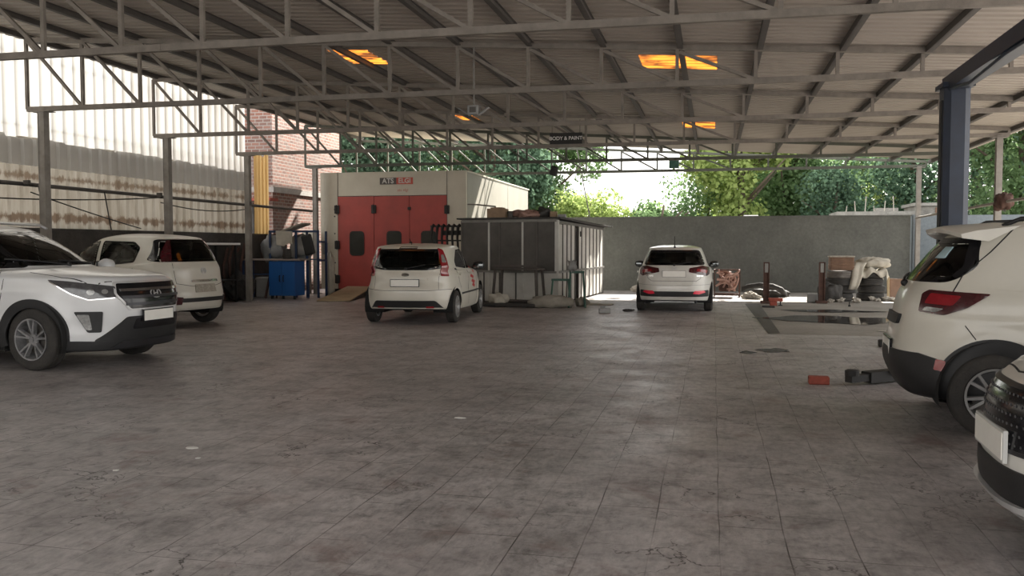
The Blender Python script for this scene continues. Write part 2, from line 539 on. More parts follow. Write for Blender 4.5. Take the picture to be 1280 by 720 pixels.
def emblem_ring(B, parent, proj, a, b, rx, rz, kind, m=None):
    """small badge: outline ellipse and a mark"""
    m = m or M['silver']
    el = [(a + rx * math.cos(t * PI / 12), b + rz * math.sin(t * PI / 12)) for t in range(24)]
    out = MB()
    def strip(line, w, closed=False):
        line = densify(line, .02, closed); n = len(line); vs = []
        for i, p in enumerate(line):
            q0 = Vector(line[i - 1] if (closed or i) else line[0]); q1 = Vector(line[(i + 1) % n] if (closed or i < n - 1) else line[-1])
            e = (q1 - q0).normalized(); nn = Vector((-e.y, e.x)); p = Vector(p)
            for sgn, of in ((-1, -.004), (-1, .016), (1, .016), (1, -.004)):
                vs.append(B.hit(proj, *(p + nn * sgn * w / 2), of))
        fs = [(i * 4 + j, i * 4 + j + 1, ((i + 1) % n) * 4 + j + 1, ((i + 1) % n) * 4 + j) for i in range(n if closed else n - 1) for j in range(3)]
        out.add(vs, fs)
    strip(el, .009 if rx > .05 else .006, True)
    if kind == 'H':
        strip([(a - rx * .45, b - rz * .62), (a - rx * .25, b + rz * .62)], .012)
        strip([(a + rx * .25, b - rz * .62), (a + rx * .45, b + rz * .62)], .012)
        strip([(a - rx * .35, b - rz * .12), (a + rx * .35, b + rz * .12)], .009)
    if kind == 'oval':
        for k in (.75, .5, .25): strip([(a - rx * k, b), (a + rx * k, b)], rz * 1.2 * (1 - k * .7))
    if kind == 'bird':
        strip([(a - rx * .8, b + rz * .3), (a, b - rz * .5), (a + rx * .8, b + rz * .3)], .012)
        strip([(a, b - rz * .6), (a, b + rz * .7)], .01)
    return out.build('emblem', m, parent, recalc=True)
SKY, SUN, EXPO, HAZE, FLOFF = 1.7, 15.0, 0.70, .0045, -.06
M['bred'] = mat('bright_red_reflector', (.80, .03, .07), .2, coat=.6)
M['alupl'] = mat('pale_plate_frame', (.35, .34, .32), .5)
M['meshgrey'] = mat('grille_mesh_grey', (.07, .07, .072), .5)
# ---------------------------------------------------------------- the cars
def window(B, root, poly, phi, name, gm, mirror=False, both=False, rr=.04, frame=.03, shrink=.035, out=.006):
    poly = rnd_poly(poly if area(poly) > 0 else poly[::-1], rr)
    pj = B.pz(phi)
    B.cut(poly, phi, shrink, both)
    gs = B.patch(poly, pj, gm, name, root, off=.005, both=both, res=.09)
    fs = B.band(poly, frame, out, pj, M['gloss'], 'window_frame', root, off=.001, thick=.003, both=both)
    return gs, fs

def seam(B, root, line, proj, w=.007, both=True, name='panel_seam'):
    return B.band(line, w / 2, w / 2, proj, M['seam'], name, root, off=.0005, thick=.0015, closed=False, both=both, step=.06)

def arches(B, root, m, win=.03, wout=.05, thick=.012):
    for ax, az in B.arches:
        pts = []
        for k in range(41):
            t = R(-28 + 236 * k / 40)
            p = (ax + B.ra * math.cos(t), az + B.ra * math.sin(t))
            if p[1] > .235: pts.append(p)
        B.band(pts[::-1], win, wout, B.side(), m, 'wheel_arch_trim', root, off=.001, thick=thick, closed=False, both=True, step=.2)
        for sg in (-1, 1):
            s = MB(); n = 20; vs = []; fs = []
            r = B.ra + .012
            for k in range(n + 1):
                t = R(-25 + 230 * k / n)
                for yy in (.45, B.mid[2] - .03): vs.append((ax + r * math.cos(t), sg * yy, max(.2, az + r * math.sin(t))))
            for k in range(n): fs.append((2 * k, 2 * k + 1, 2 * k + 3, 2 * k + 2))
            fs.append(tuple(2 * k for k in range(n + 1)))
            s.add(vs, fs); s.build('wheel_arch_liner', M['wheelwell'], root)

def plate(B, root, proj, a, b, w=.5, h=.11, frame=M['gloss'], off=.012, name='number_plate', both=False):
    P = [(a - w / 2, b - h / 2), (a + w / 2, b - h / 2), (a + w / 2, b + h / 2), (a - w / 2, b + h / 2)]
    g = .012
    Q = [(a - w / 2 - g, b - h / 2 - g), (a + w / 2 + g, b - h / 2 - g), (a + w / 2 + g, b + h / 2 + g), (a - w / 2 - g, b + h / 2 + g)]
    # flat plate: through the mean of its corner hits
    hs = [B.hit(proj, *p, 0) for p in P]; o, d = proj(a, b)
    depth = min((h - o).dot(d) for h in hs + [B.hit(proj, a, b, 0)]) - off
    def fl(p, k): oo, dd = proj(*p); return oo + dd * (depth + k)
    def slab(poly, k0, k1, nm, m, par):
        s = MB(); n = 4; vs = [fl(p, k0) for p in poly] + [fl(p, k1) for p in poly]
        s.add(vs, [(0, 1, 2, 3), (7, 6, 5, 4)] + [(i, (i + 1) % 4, 4 + (i + 1) % 4, 4 + i) for i in range(4)])
        return s.build(nm, m, par, recalc=True)
    fr = slab(Q, .016, -.003, name, frame, root)
    slab(P, 0, -.008, 'plate_face', M['plate'], fr)
    fr['label'] = 'blanked-out pale number plate in a dark frame'
    return fr

def car(name, label, loc, rz, rows, axles, ra, rad, tw, style, paint, rims=None, group=None, scale=1., track=None, steer=0, dz=0., concave=.012):
    root = thing(name, label, 'car', loc, R(rz)); root.scale = (scale,) * 3
    B = Body(rows, [(a, rad + .02) for a in axles], ra, dz, concave); B.root = root
    yy = (track or (B.mid[2] - tw / 2 - .012))
    for i, a in enumerate(axles):
        for sg in (-1, 1): wheel(root, a, sg * yy, rad, rad, tw, style, sg, rims or M['alloy'], steer if i else 0)
    return root, B

def low(o, below=0.):
    """dark underside of a body shell"""
    me = o.data; me.materials.append(M['blackp'])
    for p in me.polygons:
        if p.center.z < below or (p.center.z < .30 and abs(p.normal.z) > .55): p.material_index = 2

def wiper(B, root, proj, p, q, name='wiper'):
    s = MB(); pts = [B.hit(proj, p[0] + (q[0] - p[0]) * t / 8, p[1] + (q[1] - p[1]) * t / 8, .022) for t in range(9)]
    s.tube(pts, .011, 6); s.blob(pts[0], (.03, .03, .03), 1, 0, 6)
    return s.build(name, M['blackp'], root, True)

def handles(B, root, xs, z, m, w=.19):
    for x in xs:
        B.patch(rnd_poly([(x - w / 2, z - .018), (x + w / 2, z - .014), (x + w / 2, z + .02), (x - w / 2, z + .018)], .015), B.side(), m, 'door_handle', root, off=.0, thick=.032, res=.05, both=True)

# ---- compact SUV at the left edge, nose to the right
def creta(loc, rz, scale=1.):
    rows = [(-2.00, 2.02, .66, 4, 4, .27, .22, .21), (-2.06, 2.12, .82, 5, 4, .28, .22, .21), (-2.10, 2.18, .875, 5, 3.6, .42, .36, .34),
            (-2.13, 2.23, .885, 5, 3.3, .62, .56, .52), (-2.12, 2.24, .89, 5, 3.3, .80, .76, .70), (-2.09, 2.21, .888, 5, 3.4, .96, .90, .86),
            (-2.05, 2.13, .870, 5, 3.5, 1.05, 1.00, .985), (-2.03, 2.02, .850, 5, 3.5, 1.09, 1.035, 1.035), (-2.0, 1.65, .815, 5, 3.6, 1.12, 1.06, 1.085),
            (-1.97, 1.32, .79, 5, 3.4, 1.15, 1.08, 1.12), (-1.95, 1.08, .765, 4.5, 3.1, 1.17, 1.10, 1.14), (-1.86, .66, .70, 4.5, 3.3, 1.38, 1.36, 1.36),
            (-1.74, .22, .62, 4.5, 3.6, 1.54, 1.57, 1.54), (-1.64, .06, .56, 4.5, 3.6, 1.59, 1.61, 1.58), (-1.3, -.2, .36, 3, 3, 1.615, 1.64, 1.62), (-.8, -.5, .05, 2, 2, 1.63, 1.65, 1.64)]
    root, B = car('sport_utility_car', 'cool white compact SUV with chrome-slat grille, nose to the right at the left edge', loc, rz, rows, (-1.295, 1.295), .395, .345, .215, (5, 'd'), M['pearl'], mat('smoked_alloy', (.40, .40, .41), .4, metal=.4, var=.6, vscale=12), scale=scale, steer=-4)
    window(B, root, [(-.68, 1.15), (.68, 1.15), (.545, 1.535), (-.545, 1.535)], 0, 'windshield', M['glass'], rr=.07, frame=.035)
    window(B, root, [(-.60, 1.20), (.60, 1.20), (.50, 1.50), (-.50, 1.50)], 180, 'rear_window', M['dglass'], rr=.07)
    window(B, root, [(.93, 1.13), (.24, 1.52), (-.16, 1.53), (-.16, 1.09)], -90, 'side_window', M['dglass'], both=True)
    window(B, root, [(-.24, 1.09), (-.24, 1.53), (-.92, 1.52), (-1.08, 1.16)], -90, 'side_window', M['dglass'], both=True)
    window(B, root, [(-1.18, 1.19), (-1.02, 1.50), (-1.22, 1.48), (-1.55, 1.27)], -90, 'quarter_window', M['dglass'], both=True, rr=.02, frame=.02, shrink=.03)
    low(B.shell(M['pearl'], root), .262)
    arches(B, root, M['blackp'], wout=.07)
    F, W, S = B.front(), B.wrap(), B.side()
    B.patch([(-.87, .225), (.87, .225), (.87, .37), (-.87, .37)], S, M['blackp'], 'sill_cladding', root, thick=.012, both=True, res=.1)
    # grille: dark hexagon with slats
    G = rnd_poly([(-.40, .66), (.40, .66), (.53, .84), (.50, .965), (-.50, .965), (-.53, .84)], .03)
    g = B.patch(G, F, M['gloss'], 'grille', root, thick=.006)
    g['label'] = 'dark hexagonal grille with three chrome slats'
    B.band(G, .010, .010, F, M['silver'], 'grille_surround', g, off=.002, thick=.014)
    for zz in (.72, .80, .88):
        k = .42 + (zz - .66) * .42 if zz < .84 else .48
        B.patch([(-k, zz - .012), (k, zz - .012), (k, zz + .016), (-k, zz + .016)], F, M['dalloy'] if zz != .88 else M['chrome'], 'grille_slat', g, off=.01, thick=.018, res=.09)
    emblem_ring(B, root, F, 0, .83, .085, .05, 'H')
    # lower bumper in black, chin, plate
    B.patch(rnd_poly([(-.62, .235), (.62, .235), (.66, .33), (.42, .585), (-.42, .585), (-.66, .33)], .03), F, M['blackp'], 'lower_bumper', root, thick=.014)
    B.patch(rnd_poly([(-.36, .44), (.36, .44), (.33, .56), (-.33, .56)], .03), F, M['gloss'], 'air_intake', root, thick=.018)
    B.patch(rnd_poly([(-.56, .235), (.56, .235), (.46, .31), (-.46, .31)], .02), F, M['dalloy'], 'skid_plate', root, thick=.03)
    B.patch([(.30, .225), (1.10, .225), (1.10, .33), (.30, .31)], lambda a, b: W(-a, b), M['blackp'], 'bumper_cladding', root, thick=.012, both=True)
    plate(B, root, F, 0.0, .585, .50, .115, off=.03)
    for sg in (1,):
        hp = rnd_poly([(-.55, .80), (-.82, .775), (-1.0, .84), (-1.28, 1.00), (-1.05, .985), (-.55, .925)], .02)
        h = B.patch(hp, W, M['dark_lamp'], 'headlight', root, thick=.008, both=True)
        for q, hh in enumerate(h):
            hh['label'] = 'smoked headlight with chrome edge'
        for q, hh in enumerate(h):
            sgn = 1 if q == 0 else -1
            B.band([(-.56, .805), (-.82, .785), (-1.0, .85), (-1.25, .99)], .012, .0, W, M['chrome'], 'headlight_trim', hh, off=.008, thick=.008, closed=False, mirror=(q == 1))
            for a, b, r_ in ((-.80, .865, .032), (-.66, .87, .026)):
                B.patch([(a + r_ * 1.3 * math.cos(t * PI / 8), b + r_ * math.sin(t * PI / 8)) for t in range(16)], W, M['clear_lamp'], 'headlight_lens', hh, off=.01, thick=.012, res=.03, mirror=(q == 1))
        fg = B.patch(rnd_poly([(-.70, .42), (-.84, .42), (-.98, .65), (-.68, .65)], .02), W, M['blackp'], 'fog_light_bezel', root, thick=.010, both=True)
        for q, ff in enumerate(fg):
            B.patch(rnd_poly([(-.79, .45), (-.85, .45), (-.95, .62), (-.82, .62)], .02), W, M['clear_lamp'], 'fog_light', ff, off=.012, thick=.012, mirror=(q == 1))
    B.patch(rnd_poly([(.62, .98), (1.15, .98), (1.20, 1.06), (.66, 1.12)], .03), W, M['red_lamp'], 'tail_light', root, thick=.01, both=True)
    B.patch([(.0, .30), (1.0, .30), (1.0, .55), (0, .55)], W, M['blackp'], 'rear_bumper_cladding', root, thick=.012, both=True)
    plate(B, root, B.rear(), 0, .86, .5, .11)
    # hood shut lines and doors
    seam(B, root, [(1.16, -.72), (1.6, -.74), (1.93, -.66), (2.05, -.5)], B.top())
    seam(B, root, [(.93, 1.08), (.92, .85), (.78, .42)], S); seam(B, root, [(-.20, 1.05), (-.20, .42)], S); seam(B, root, [(-1.1, 1.1), (-1.05, .8), (-.85, .62)], S)
    handles(B, root, (-.02, -.95), .93, M['pearl'])
    mirror_(B, root, .78, 1.12, .80, M['pearl'])
    wiper(B, root, F, (.5, 1.15), (-.1, 1.20)); wiper(B, root, F, (-.05, 1.15), (-.58, 1.22))
    for sg in (-1, 1):
        s = MB(); s.tube([(.15, sg * .60, 1.585), (.05, sg * .60, 1.635), (-.6, sg * .61, 1.665), (-1.3, sg * .60, 1.645), (-1.42, sg * .60, 1.595)], .018, 8)
        s.build('roof_rail', M['alloy'], root, True)
    seats(root, .38, .0, .48)
    return root

# ---- small high hatchback on the right, tail to the left
def kuv(loc, rz, scale=1.):
    rows = [(-1.70, 1.66, .64, 4, 4, .26, .24, .24), (-1.74, 1.74, .80, 4.2, 3.5, .27, .24, .24), (-1.82, 1.82, .845, 4, 3.2, .42, .34, .36),
            (-1.845, 1.85, .86, 3.6, 3.2, .54, .50, .50), (-1.83, 1.85, .862, 3.4, 3.2, .68, .66, .66), (-1.80, 1.84, .86, 3.4, 3.3, .84, .82, .80),
            (-1.77, 1.79, .845, 3.4, 3.5, .98, .94, .90), (-1.74, 1.6, .825, 3.4, 3.6, 1.06, 1.01, .98), (-1.70, 1.32, .80, 3.4, 3.4, 1.12, 1.05, 1.03),
            (-1.66, 1.05, .775, 3.4, 3, 1.18, 1.09, 1.07), (-1.52, .65, .715, 3.6, 3.2, 1.36, 1.34, 1.32), (-1.38, .27, .64, 4, 3.6, 1.50, 1.535, 1.50),
            (-1.30, .10, .575, 4, 3.6, 1.555, 1.595, 1.56), (-1.05, -.1, .36, 3, 3, 1.60, 1.635, 1.60), (-.7, -.3, .05, 2, 2, 1.62, 1.645, 1.62)]
    root, B = car('hatchback_car', 'tall cream-white hatchback with black wheel-arch cladding beside the navy lift post', loc, rz, rows, (-1.19, 1.195), .375, .315, .19, (6, 'd'), M['cream'], M['alloy'], scale=scale)
    W, S, Re, F = B.wrap(), B.side(), B.rear(), B.front()
    # rear window wraps to a point at the corner
    RW = [(-.60, 1.15), (.60, 1.15), (.645, 1.27), (.56, 1.485), (-.56, 1.485), (-.645, 1.27)]
    window(B, root, RW, 180, 'rear_window', M['vdglass'], rr=.05, frame=.04)
    window(B, root, [(-.66, 1.10), (.66, 1.10), (.54, 1.50), (-.54, 1.50)], 0, 'windshield', M['glass'], rr=.06)
    window(B, root, [(.88, 1.09), (.26, 1.48), (-.10, 1.50), (-.10, 1.06)], -90, 'side_window', M['dglass'], both=True)
    window(B, root, [(-.18, 1.06), (-.18, 1.50), (-.66, 1.49), (-.80, 1.40), (-.76, 1.22), (-.50, 1.10)], -90, 'side_window', M['dglass'], both=True, rr=.06)
    low(B.shell(M['cream'], root), .27)
    arches(B, root, M['blackp'], wout=.085, thick=.016)
    B.patch([(-.8, .25), (.8, .25), (.8, .38), (-.8, .38)], S, M['blackp'], 'sill_cladding', root, thick=.012, both=True, res=.1)
    # black lower rear bumper rising to the wheel arch
    b = B.patch([(-.0, .255), (1.05, .255), (1.25, .42), (1.22, .56), (1.0, .52), (.62, .60), (0, .60)], W, M['blackp'], 'lower_bumper', root, thick=.016, both=True)
    for q, o in enumerate(b):
        o['label'] = 'black lower rear bumper half'
        B.patch(rnd_poly([(.76, .49), (.83, .48), (.84, .56), (.77, .57)], .01), W, M['red_lamp'], 'rear_reflector', o, off=.012, thick=.012, mirror=(q == 1))
    t = B.patch(rnd_poly([(.58, .92), (.80, .90), (.96, .96), (1.12, 1.07), (.64, 1.09), (.58, 1.06)], .02), W, M['dred_lamp'], 'tail_light', root, thick=.014, both=True)
    for q, o in enumerate(t):
        B.patch(rnd_poly([(.63, .985), (.86, .975), (.92, 1.05), (.67, 1.065)], .02), W, M['red_lamp'], 'brake_lens', o, off=.016, thick=.010, mirror=(q == 1))
        B.patch(rnd_poly([(.62, .93), (.74, .92), (.80, .95), (.65, .96)], .02), W, M['clear_lamp'], 'reversing_lens', o, off=.016, thick=.010, mirror=(q == 1))
    B.patch(rnd_poly([(-.30, .80), (.30, .80), (.32, .88), (-.32, .88)], .02), Re, M['blackp'], 'tailgate_grip', root, thick=.022)
    plate(B, root, Re, 0, .60, .46, .12, off=.01)
    # spoiler with pale end fins
    sp = MB(); n = 16; vs = []; fs = []
    for k in range(n + 1):
        y = -.62 + 1.24 * k / n; e = (abs(y) / .62) ** 4
        for x, z in ((-1.12, 1.61 - .03 * e), (-1.42, 1.592 - .05 * e), (-1.53, 1.565 - .05 * e), (-1.52, 1.535 - .05 * e), (-1.34, 1.51 - .05 * e)):
            vs.append((x + .12 * e, y, z))
    for k in range(n):
        for q in range(5): fs.append((k * 5 + q, (k + 1) * 5 + q, (k + 1) * 5 + (q + 1) % 5, k * 5 + (q + 1) % 5))
    fs += [tuple(range(5)), tuple(range(n * 5, n * 5 + 5))]
    sp.add(vs, fs); sp.build('spoiler', M['cream'], root, recalc=True, angle=40)
    wiper(B, root, Re, (0, 1.12), (-.42, 1.19), 'rear_wiper')
    B.patch(rnd_poly([(.30, 1.33), (.44, 1.33), (.42, 1.42), (.30, 1.42)], .01), Re, mat('window_sticker', (.45, .62, .68), .6), 'window_sticker', root, off=.008, thick=.001)
    hb = B.patch(rnd_poly([(-.80, 1.20), (-.68, 1.20), (-.66, 1.36), (-.76, 1.38)], .02), S, M['gloss'], 'rear_door_handle', root, off=.006, thick=.008, both=True)
    for q, o in enumerate(hb):
        B.band(rnd_poly([(-.77, 1.22), (-.70, 1.22), (-.68, 1.34), (-.75, 1.36)], .02), .008, .008, S, M['chrome'], 'handle_trim', o, off=.012, thick=.010, mirror=(q == 1))
    # shut lines
    seam(B, root, [(1.26, 1.55), (1.10, 1.38), (.90, 1.20), (.84, 1.07)], W, w=.010)
    seam(B, root, [(.95, .83), (1.05, .70), (1.10, .55)], W)
    seam(B, root, [(-.16, 1.03), (-.16, .40)], S); seam(B, root, [(-.74, 1.2), (-.66, .95), (-.80, .68)], S); seam(B, root, [(.86, 1.05), (.82, .8), (.76, .4)], S)
    seam(B, root, [(1.10, -.70), (1.5, -.70), (1.75, -.5)], B.top())
    handles(B, root, (.0,), .93, M['cream'])
    mirror_(B, root, .72, 1.10, .80, M['cream'])
    B.patch(rnd_poly([(-.45, .80), (-.80, .80), (-1.15, .98), (-.50, .93)], .02), W, M['dark_lamp'], 'headlight', root, thick=.01, both=True)
    B.patch(rnd_poly([(-.40, .78), (.40, .78), (.44, .92), (-.44, .92)], .02), F, M['gloss'], 'grille', root, thick=.01)
    B.patch(rnd_poly([(-.78, .26), (.78, .26), (.70, .50), (-.70, .50)], .04), F, M['blackp'], 'front_bumper_cladding', root, thick=.014)
    plate(B, root, F, 0, .58)
    for sg in (-1, 1):
        s = MB(); s.tube([(.25, sg * .585, 1.545), (.1, sg * .59, 1.605), (-.5, sg * .60, 1.65), (-1.0, sg * .585, 1.63), (-1.12, sg * .57, 1.575)], .016, 8)
        s.build('roof_rail', M['blackp'], root, True)
    seats(root, .36, .0, .46)
    return root

# ---- hatchback with tall tail lamps by the paint booth
def figo(loc, rz, scale=1.):
    rows = [(-1.74, 1.72, .62, 4, 4, .26, .20, .22), (-1.80, 1.78, .77, 4.5, 3.5, .26, .20, .22), (-1.87, 1.86, .825, 4.2, 3.2, .38, .30, .34),
            (-1.895, 1.89, .84, 4, 3.1, .50, .46, .46), (-1.89, 1.89, .84, 4, 3.1, .62, .60, .58), (-1.84, 1.86, .838, 4, 3.1, .74, .74, .70),
            (-1.82, 1.80, .825, 4, 3.3, .86, .85, .80), (-1.79, 1.55, .80, 4, 3.5, .94, .92, .89), (-1.77, 1.2, .79, 4.5, 3.3, 1.0, .95, .96),
            (-1.75, .95, .775, 5, 3, 1.03, .97, 1.0), (-1.69, .55, .73, 5, 3.2, 1.17, 1.17, 1.17), (-1.60, .12, .675, 5, 3.4, 1.33, 1.36, 1.33),
            (-1.50, -.02, .61, 5, 3.4, 1.38, 1.405, 1.37), (-1.2, -.2, .34, 3, 3, 1.415, 1.435, 1.41), (-.8, -.4, .05, 2, 2, 1.43, 1.445, 1.43)]
    root, B = car('hatchback_car', 'cream-white hatchback with red door decals, parked before the red booth doors', loc, rz, rows, (-1.245, 1.245), .345, .295, .18, (7, 's'), M['cream'], M['alloy'], scale=scale)
    W, S, Re, F = B.wrap(), B.side(), B.rear(), B.front()
    window(B, root, [(-.66, 1.01), (-.40, .97), (.40, .97), (.66, 1.01), (.60, 1.335), (-.60, 1.335)], 180, 'rear_window', M['dglass'], rr=.05)
    window(B, root, [(-.62, 1.02), (.62, 1.02), (.52, 1.33), (-.52, 1.33)], 0, 'windshield', M['glass'], rr=.06)
    window(B, root, [(.78, .99), (.12, 1.33), (-.15, 1.34), (-.15, .97)], -90, 'side_window', M['dglass'], both=True)
    window(B, root, [(-.22, .97), (-.22, 1.34), (-.80, 1.32), (-1.12, 1.12), (-1.10, 1.02)], -90, 'side_window', M['dglass'], both=True)
    low(B.shell(M['cream'], root))
    arches(B, root, M['cream'], win=.03, wout=.03, thick=.006)
    t = B.patch(rnd_poly([(.71, .86), (.92, .85), (.91, 1.10), (.88, 1.33), (.80, 1.36), (.74, 1.20)], .02), W, M['red_lamp'], 'tail_light', root, thick=.012, both=True)
    for q, o in enumerate(t):
        B.patch(rnd_poly([(.76, 1.10), (.87, 1.10), (.845, 1.24), (.785, 1.24)], .02), W, M['clear_lamp'], 'tail_light_lens', o, off=.012, thick=.006, mirror=(q == 1))
    B.patch(rnd_poly([(-.54, .43), (.54, .43), (.72, .215), (-.72, .215)], .04), Re, M['blackp'], 'rear_valance', root, thick=.016)
    for sg in (-1, 1):
        B.patch(rnd_poly([(sg * .38, .295), (sg * .52, .295), (sg * .50, .33), (sg * .38, .33)], .01), Re, M['red_lamp'], 'rear_reflector', root, off=.012, thick=.012)
    B.patch(rnd_poly([(-.17, 1.345), (.17, 1.345), (.15, 1.385), (-.15, 1.385)], .01), Re, M['dred_lamp'], 'high_brake_light', root, thick=.02)
    seam(B, root, [(0, .605), (.4, .605), (.70, .62), (.98, .62)], W)
    seam(B, root, [(.62, .63), (.66, .84), (.70, .90)], W)
    plate(B, root, Re, 0, .74, .50, .115, off=.01)
    B.patch(rnd_poly([(-.40, .79), (.40, .79), (.40, .83), (-.40, .83)], .01), Re, M['cream'], 'tailgate_moulding', root, thick=.02)
    e = emblem_ring(B, root, Re, 0, .885, .062, .026, 'oval', M['chrome'])
    B.patch([(-.9, .50), (.92, .50), (.92, .53), (-.9, .53)], S, M['blackp'], 'rubbing_strip', root, thick=.012, both=True, res=.12)
    # red decal: slanted strokes on both front doors
    for k, (x0, z0, l, h) in enumerate(((-.02, .80, .30, .05), (.10, .70, .34, .05), (.22, .62, .26, .05), (.34, .88, .12, .14))):
        B.patch([(x0, z0), (x0 + l, z0 - .05), (x0 + l + .06, z0 - .05 + h), (x0 + .06, z0 + h)], S, M['decal'], 'door_decal', root, off=.002, thick=.001, both=True)
    seam(B, root, [(-.19, .94), (-.19, .28)], S); seam(B, root, [(.78, .94), (.80, .6), (.70, .28)], S); seam(B, root, [(-1.12, 1.0), (-1.0, .72), (-.86, .62)], S)
    handles(B, root, (-.02, -.92), .87, M['cream'])
    mirror_(B, root, .66, 1.0, .76, M['blackp'])
    wiper(B, root, Re, (0, .99), (.34, 1.06), 'rear_wiper')
    B.patch(rnd_poly([(-.48, .68), (-.82, .70), (-1.10, .88), (-.52, .80)], .02), W, M['dark_lamp'], 'headlight', root, thick=.01, both=True)
    B.patch(rnd_poly([(-.42, .36), (.42, .36), (.36, .56), (-.36, .56)], .03), F, M['gloss'], 'grille', root, thick=.01)
    s = MB(); s.tube([(-1.35, 0, 1.42), (-1.42, 0, 1.47), (-1.5, 0, 1.52)], .006, 6); s.build('antenna', M['blackp'], root, True)
    seats(root, .34, -.05, .38)
    return root

# ---- hatchback in the middle of the back wall
def i20(loc, rz, scale=1.):
    rows = [(-1.86, 1.82, .66, 4.5, 4, .25, .20, .22), (-1.93, 1.90, .80, 4.5, 3.5, .26, .20, .22), (-1.985, 1.96, .85, 4.2, 3.2, .38, .30, .34),
            (-1.995, 1.99, .865, 4, 3.1, .52, .46, .46), (-1.98, 1.99, .867, 4, 3.1, .66, .62, .60), (-1.95, 1.97, .865, 4, 3.1, .80, .77, .74),
            (-1.93, 1.90, .85, 4, 3.3, .92, .90, .84), (-1.90, 1.6, .825, 4, 3.5, .99, .96, .93), (-1.87, 1.3, .795, 4, 3.3, 1.03, .99, 1.0),
            (-1.83, 1.05, .77, 4, 3, 1.07, 1.01, 1.04), (-1.70, .62, .70, 4, 3.2, 1.23, 1.21, 1.21), (-1.55, .20, .61, 4.2, 3.4, 1.38, 1.41, 1.38),
            (-1.46, .04, .55, 4.2, 3.4, 1.435, 1.455, 1.42), (-1.2, -.2, .34, 3, 3, 1.475, 1.495, 1.47), (-.8, -.4, .05, 2, 2, 1.49, 1.505, 1.49)]
    root, B = car('hatchback_car', 'white hatchback with black bumper insert and roof aerial, tail to us near the back wall', loc, rz, rows, (-1.28, 1.29), .36, .31, .19, (8, 's'), M['white'], M['alloy'], scale=scale)
    W, S, Re, F = B.wrap(), B.side(), B.rear(), B.front()
    window(B, root, [(-.68, 1.055), (.68, 1.055), (.55, 1.385), (-.55, 1.385)], 180, 'rear_window', M['glass'], rr=.06, frame=.05)
    window(B, root, [(-.64, 1.06), (.64, 1.06), (.53, 1.37), (-.53, 1.37)], 0, 'windshield', M['glass'], rr=.06)
    window(B, root, [(.86, 1.03), (.20, 1.38), (-.15, 1.39), (-.15, 1.0)], -90, 'side_window', M['glass'], both=True)
    window(B, root, [(-.22, 1.0), (-.22, 1.39), (-.85, 1.37), (-1.15, 1.15), (-1.12, 1.05)], -90, 'side_window', M['glass'], both=True)
    low(B.shell(M['white'], root))
    arches(B, root, M['white'], win=.03, wout=.03, thick=.006)
    t = B.patch(rnd_poly([(.33, .90), (.82, .81), (1.0, .85), (1.12, 1.0), (.80, 1.045), (.35, .99)], .02), W, M['dred_lamp'], 'tail_light', root, thick=.012, both=True)
    for q, o in enumerate(t):
        B.patch(rnd_poly([(.50, .92), (.84, .87), (.92, .94), (.55, .975)], .02), W, M['red_lamp'], 'brake_lens', o, off=.012, thick=.006, mirror=(q == 1))
    ins = B.patch(rnd_poly([(-.76, .35), (.76, .35), (.76, .50), (.45, .47), (-.45, .47), (-.76, .50)], .03), Re, M['blackp'], 'bumper_insert', root, thick=.014)
    for sg in (-1, 1):
        B.patch(rnd_poly([(sg * .42, .42), (sg * .55, .405), (sg * .70, .45), (sg * .66, .49), (sg * .46, .485)], .01), Re, M['bred'], 'rear_reflector', root, off=.016, thick=.008)
    plate(B, root, Re, 0, .86, .50, .13, M['alupl'], off=.01)
    emblem_ring(B, root, Re, 0, .985, .06, .03, 'H')
    seam(B, root, [(0, .70), (.5, .70), (.62, .76), (.64, .86)], W); seam(B, root, [(0, .60), (1.0, .62)], W, w=.004)
    # nameplate bars either side of the plate
    for a0, a1 in ((-.62, -.48), (.50, .62)):
        s = MB()
        for k in range(5):
            x = a0 + (a1 - a0) * k / 4
            s.add([B.hit(Re, x + dx, .80 + dzz, .004) for dx, dzz in ((0, 0), (.016, 0), (.016, .03), (0, .03))], [(0, 1, 2, 3)])
        s.build('nameplate', M['chrome'], root)
    s = MB(); s.rbox((-1.40, 0, 1.455), (.1, .05, .04), .015); s.tube([(-1.42, 0, 1.46), (-1.50, 0, 1.58), (-1.56, 0, 1.70)], .009, 6); s.build('antenna', M['blackp'], root, True)
    seam(B, root, [(-.19, .98), (-.19, .28)], S); seam(B, root, [(.82, .98), (.82, .6), (.72, .28)], S); seam(B, root, [(-1.14, 1.03), (-1.02, .74), (-.88, .62)], S)
    handles(B, root, (-.02, -.95), .88, M['white'])
    mirror_(B, root, .70, 1.03, .80, M['blackp'])
    wiper(B, root, Re, (0, 1.06), (.36, 1.12), 'rear_wiper')
    B.patch(rnd_poly([(-.48, .70), (-.82, .72), (-1.15, .92), (-.52, .83)], .02), W, M['dark_lamp'], 'headlight', root, thick=.01, both=True)
    B.patch(rnd_poly([(-.42, .36), (.42, .36), (.46, .58), (-.46, .58)], .03), F, M['gloss'], 'grille', root, thick=.01)
    s = MB(); s.cyl((-1.98, -.48, .24), (-1.75, -.48, .25), .03, 12); s.build('exhaust_pipe', M['dalloy'], root, True)
    seats(root, .36, .0, .42)
    return root

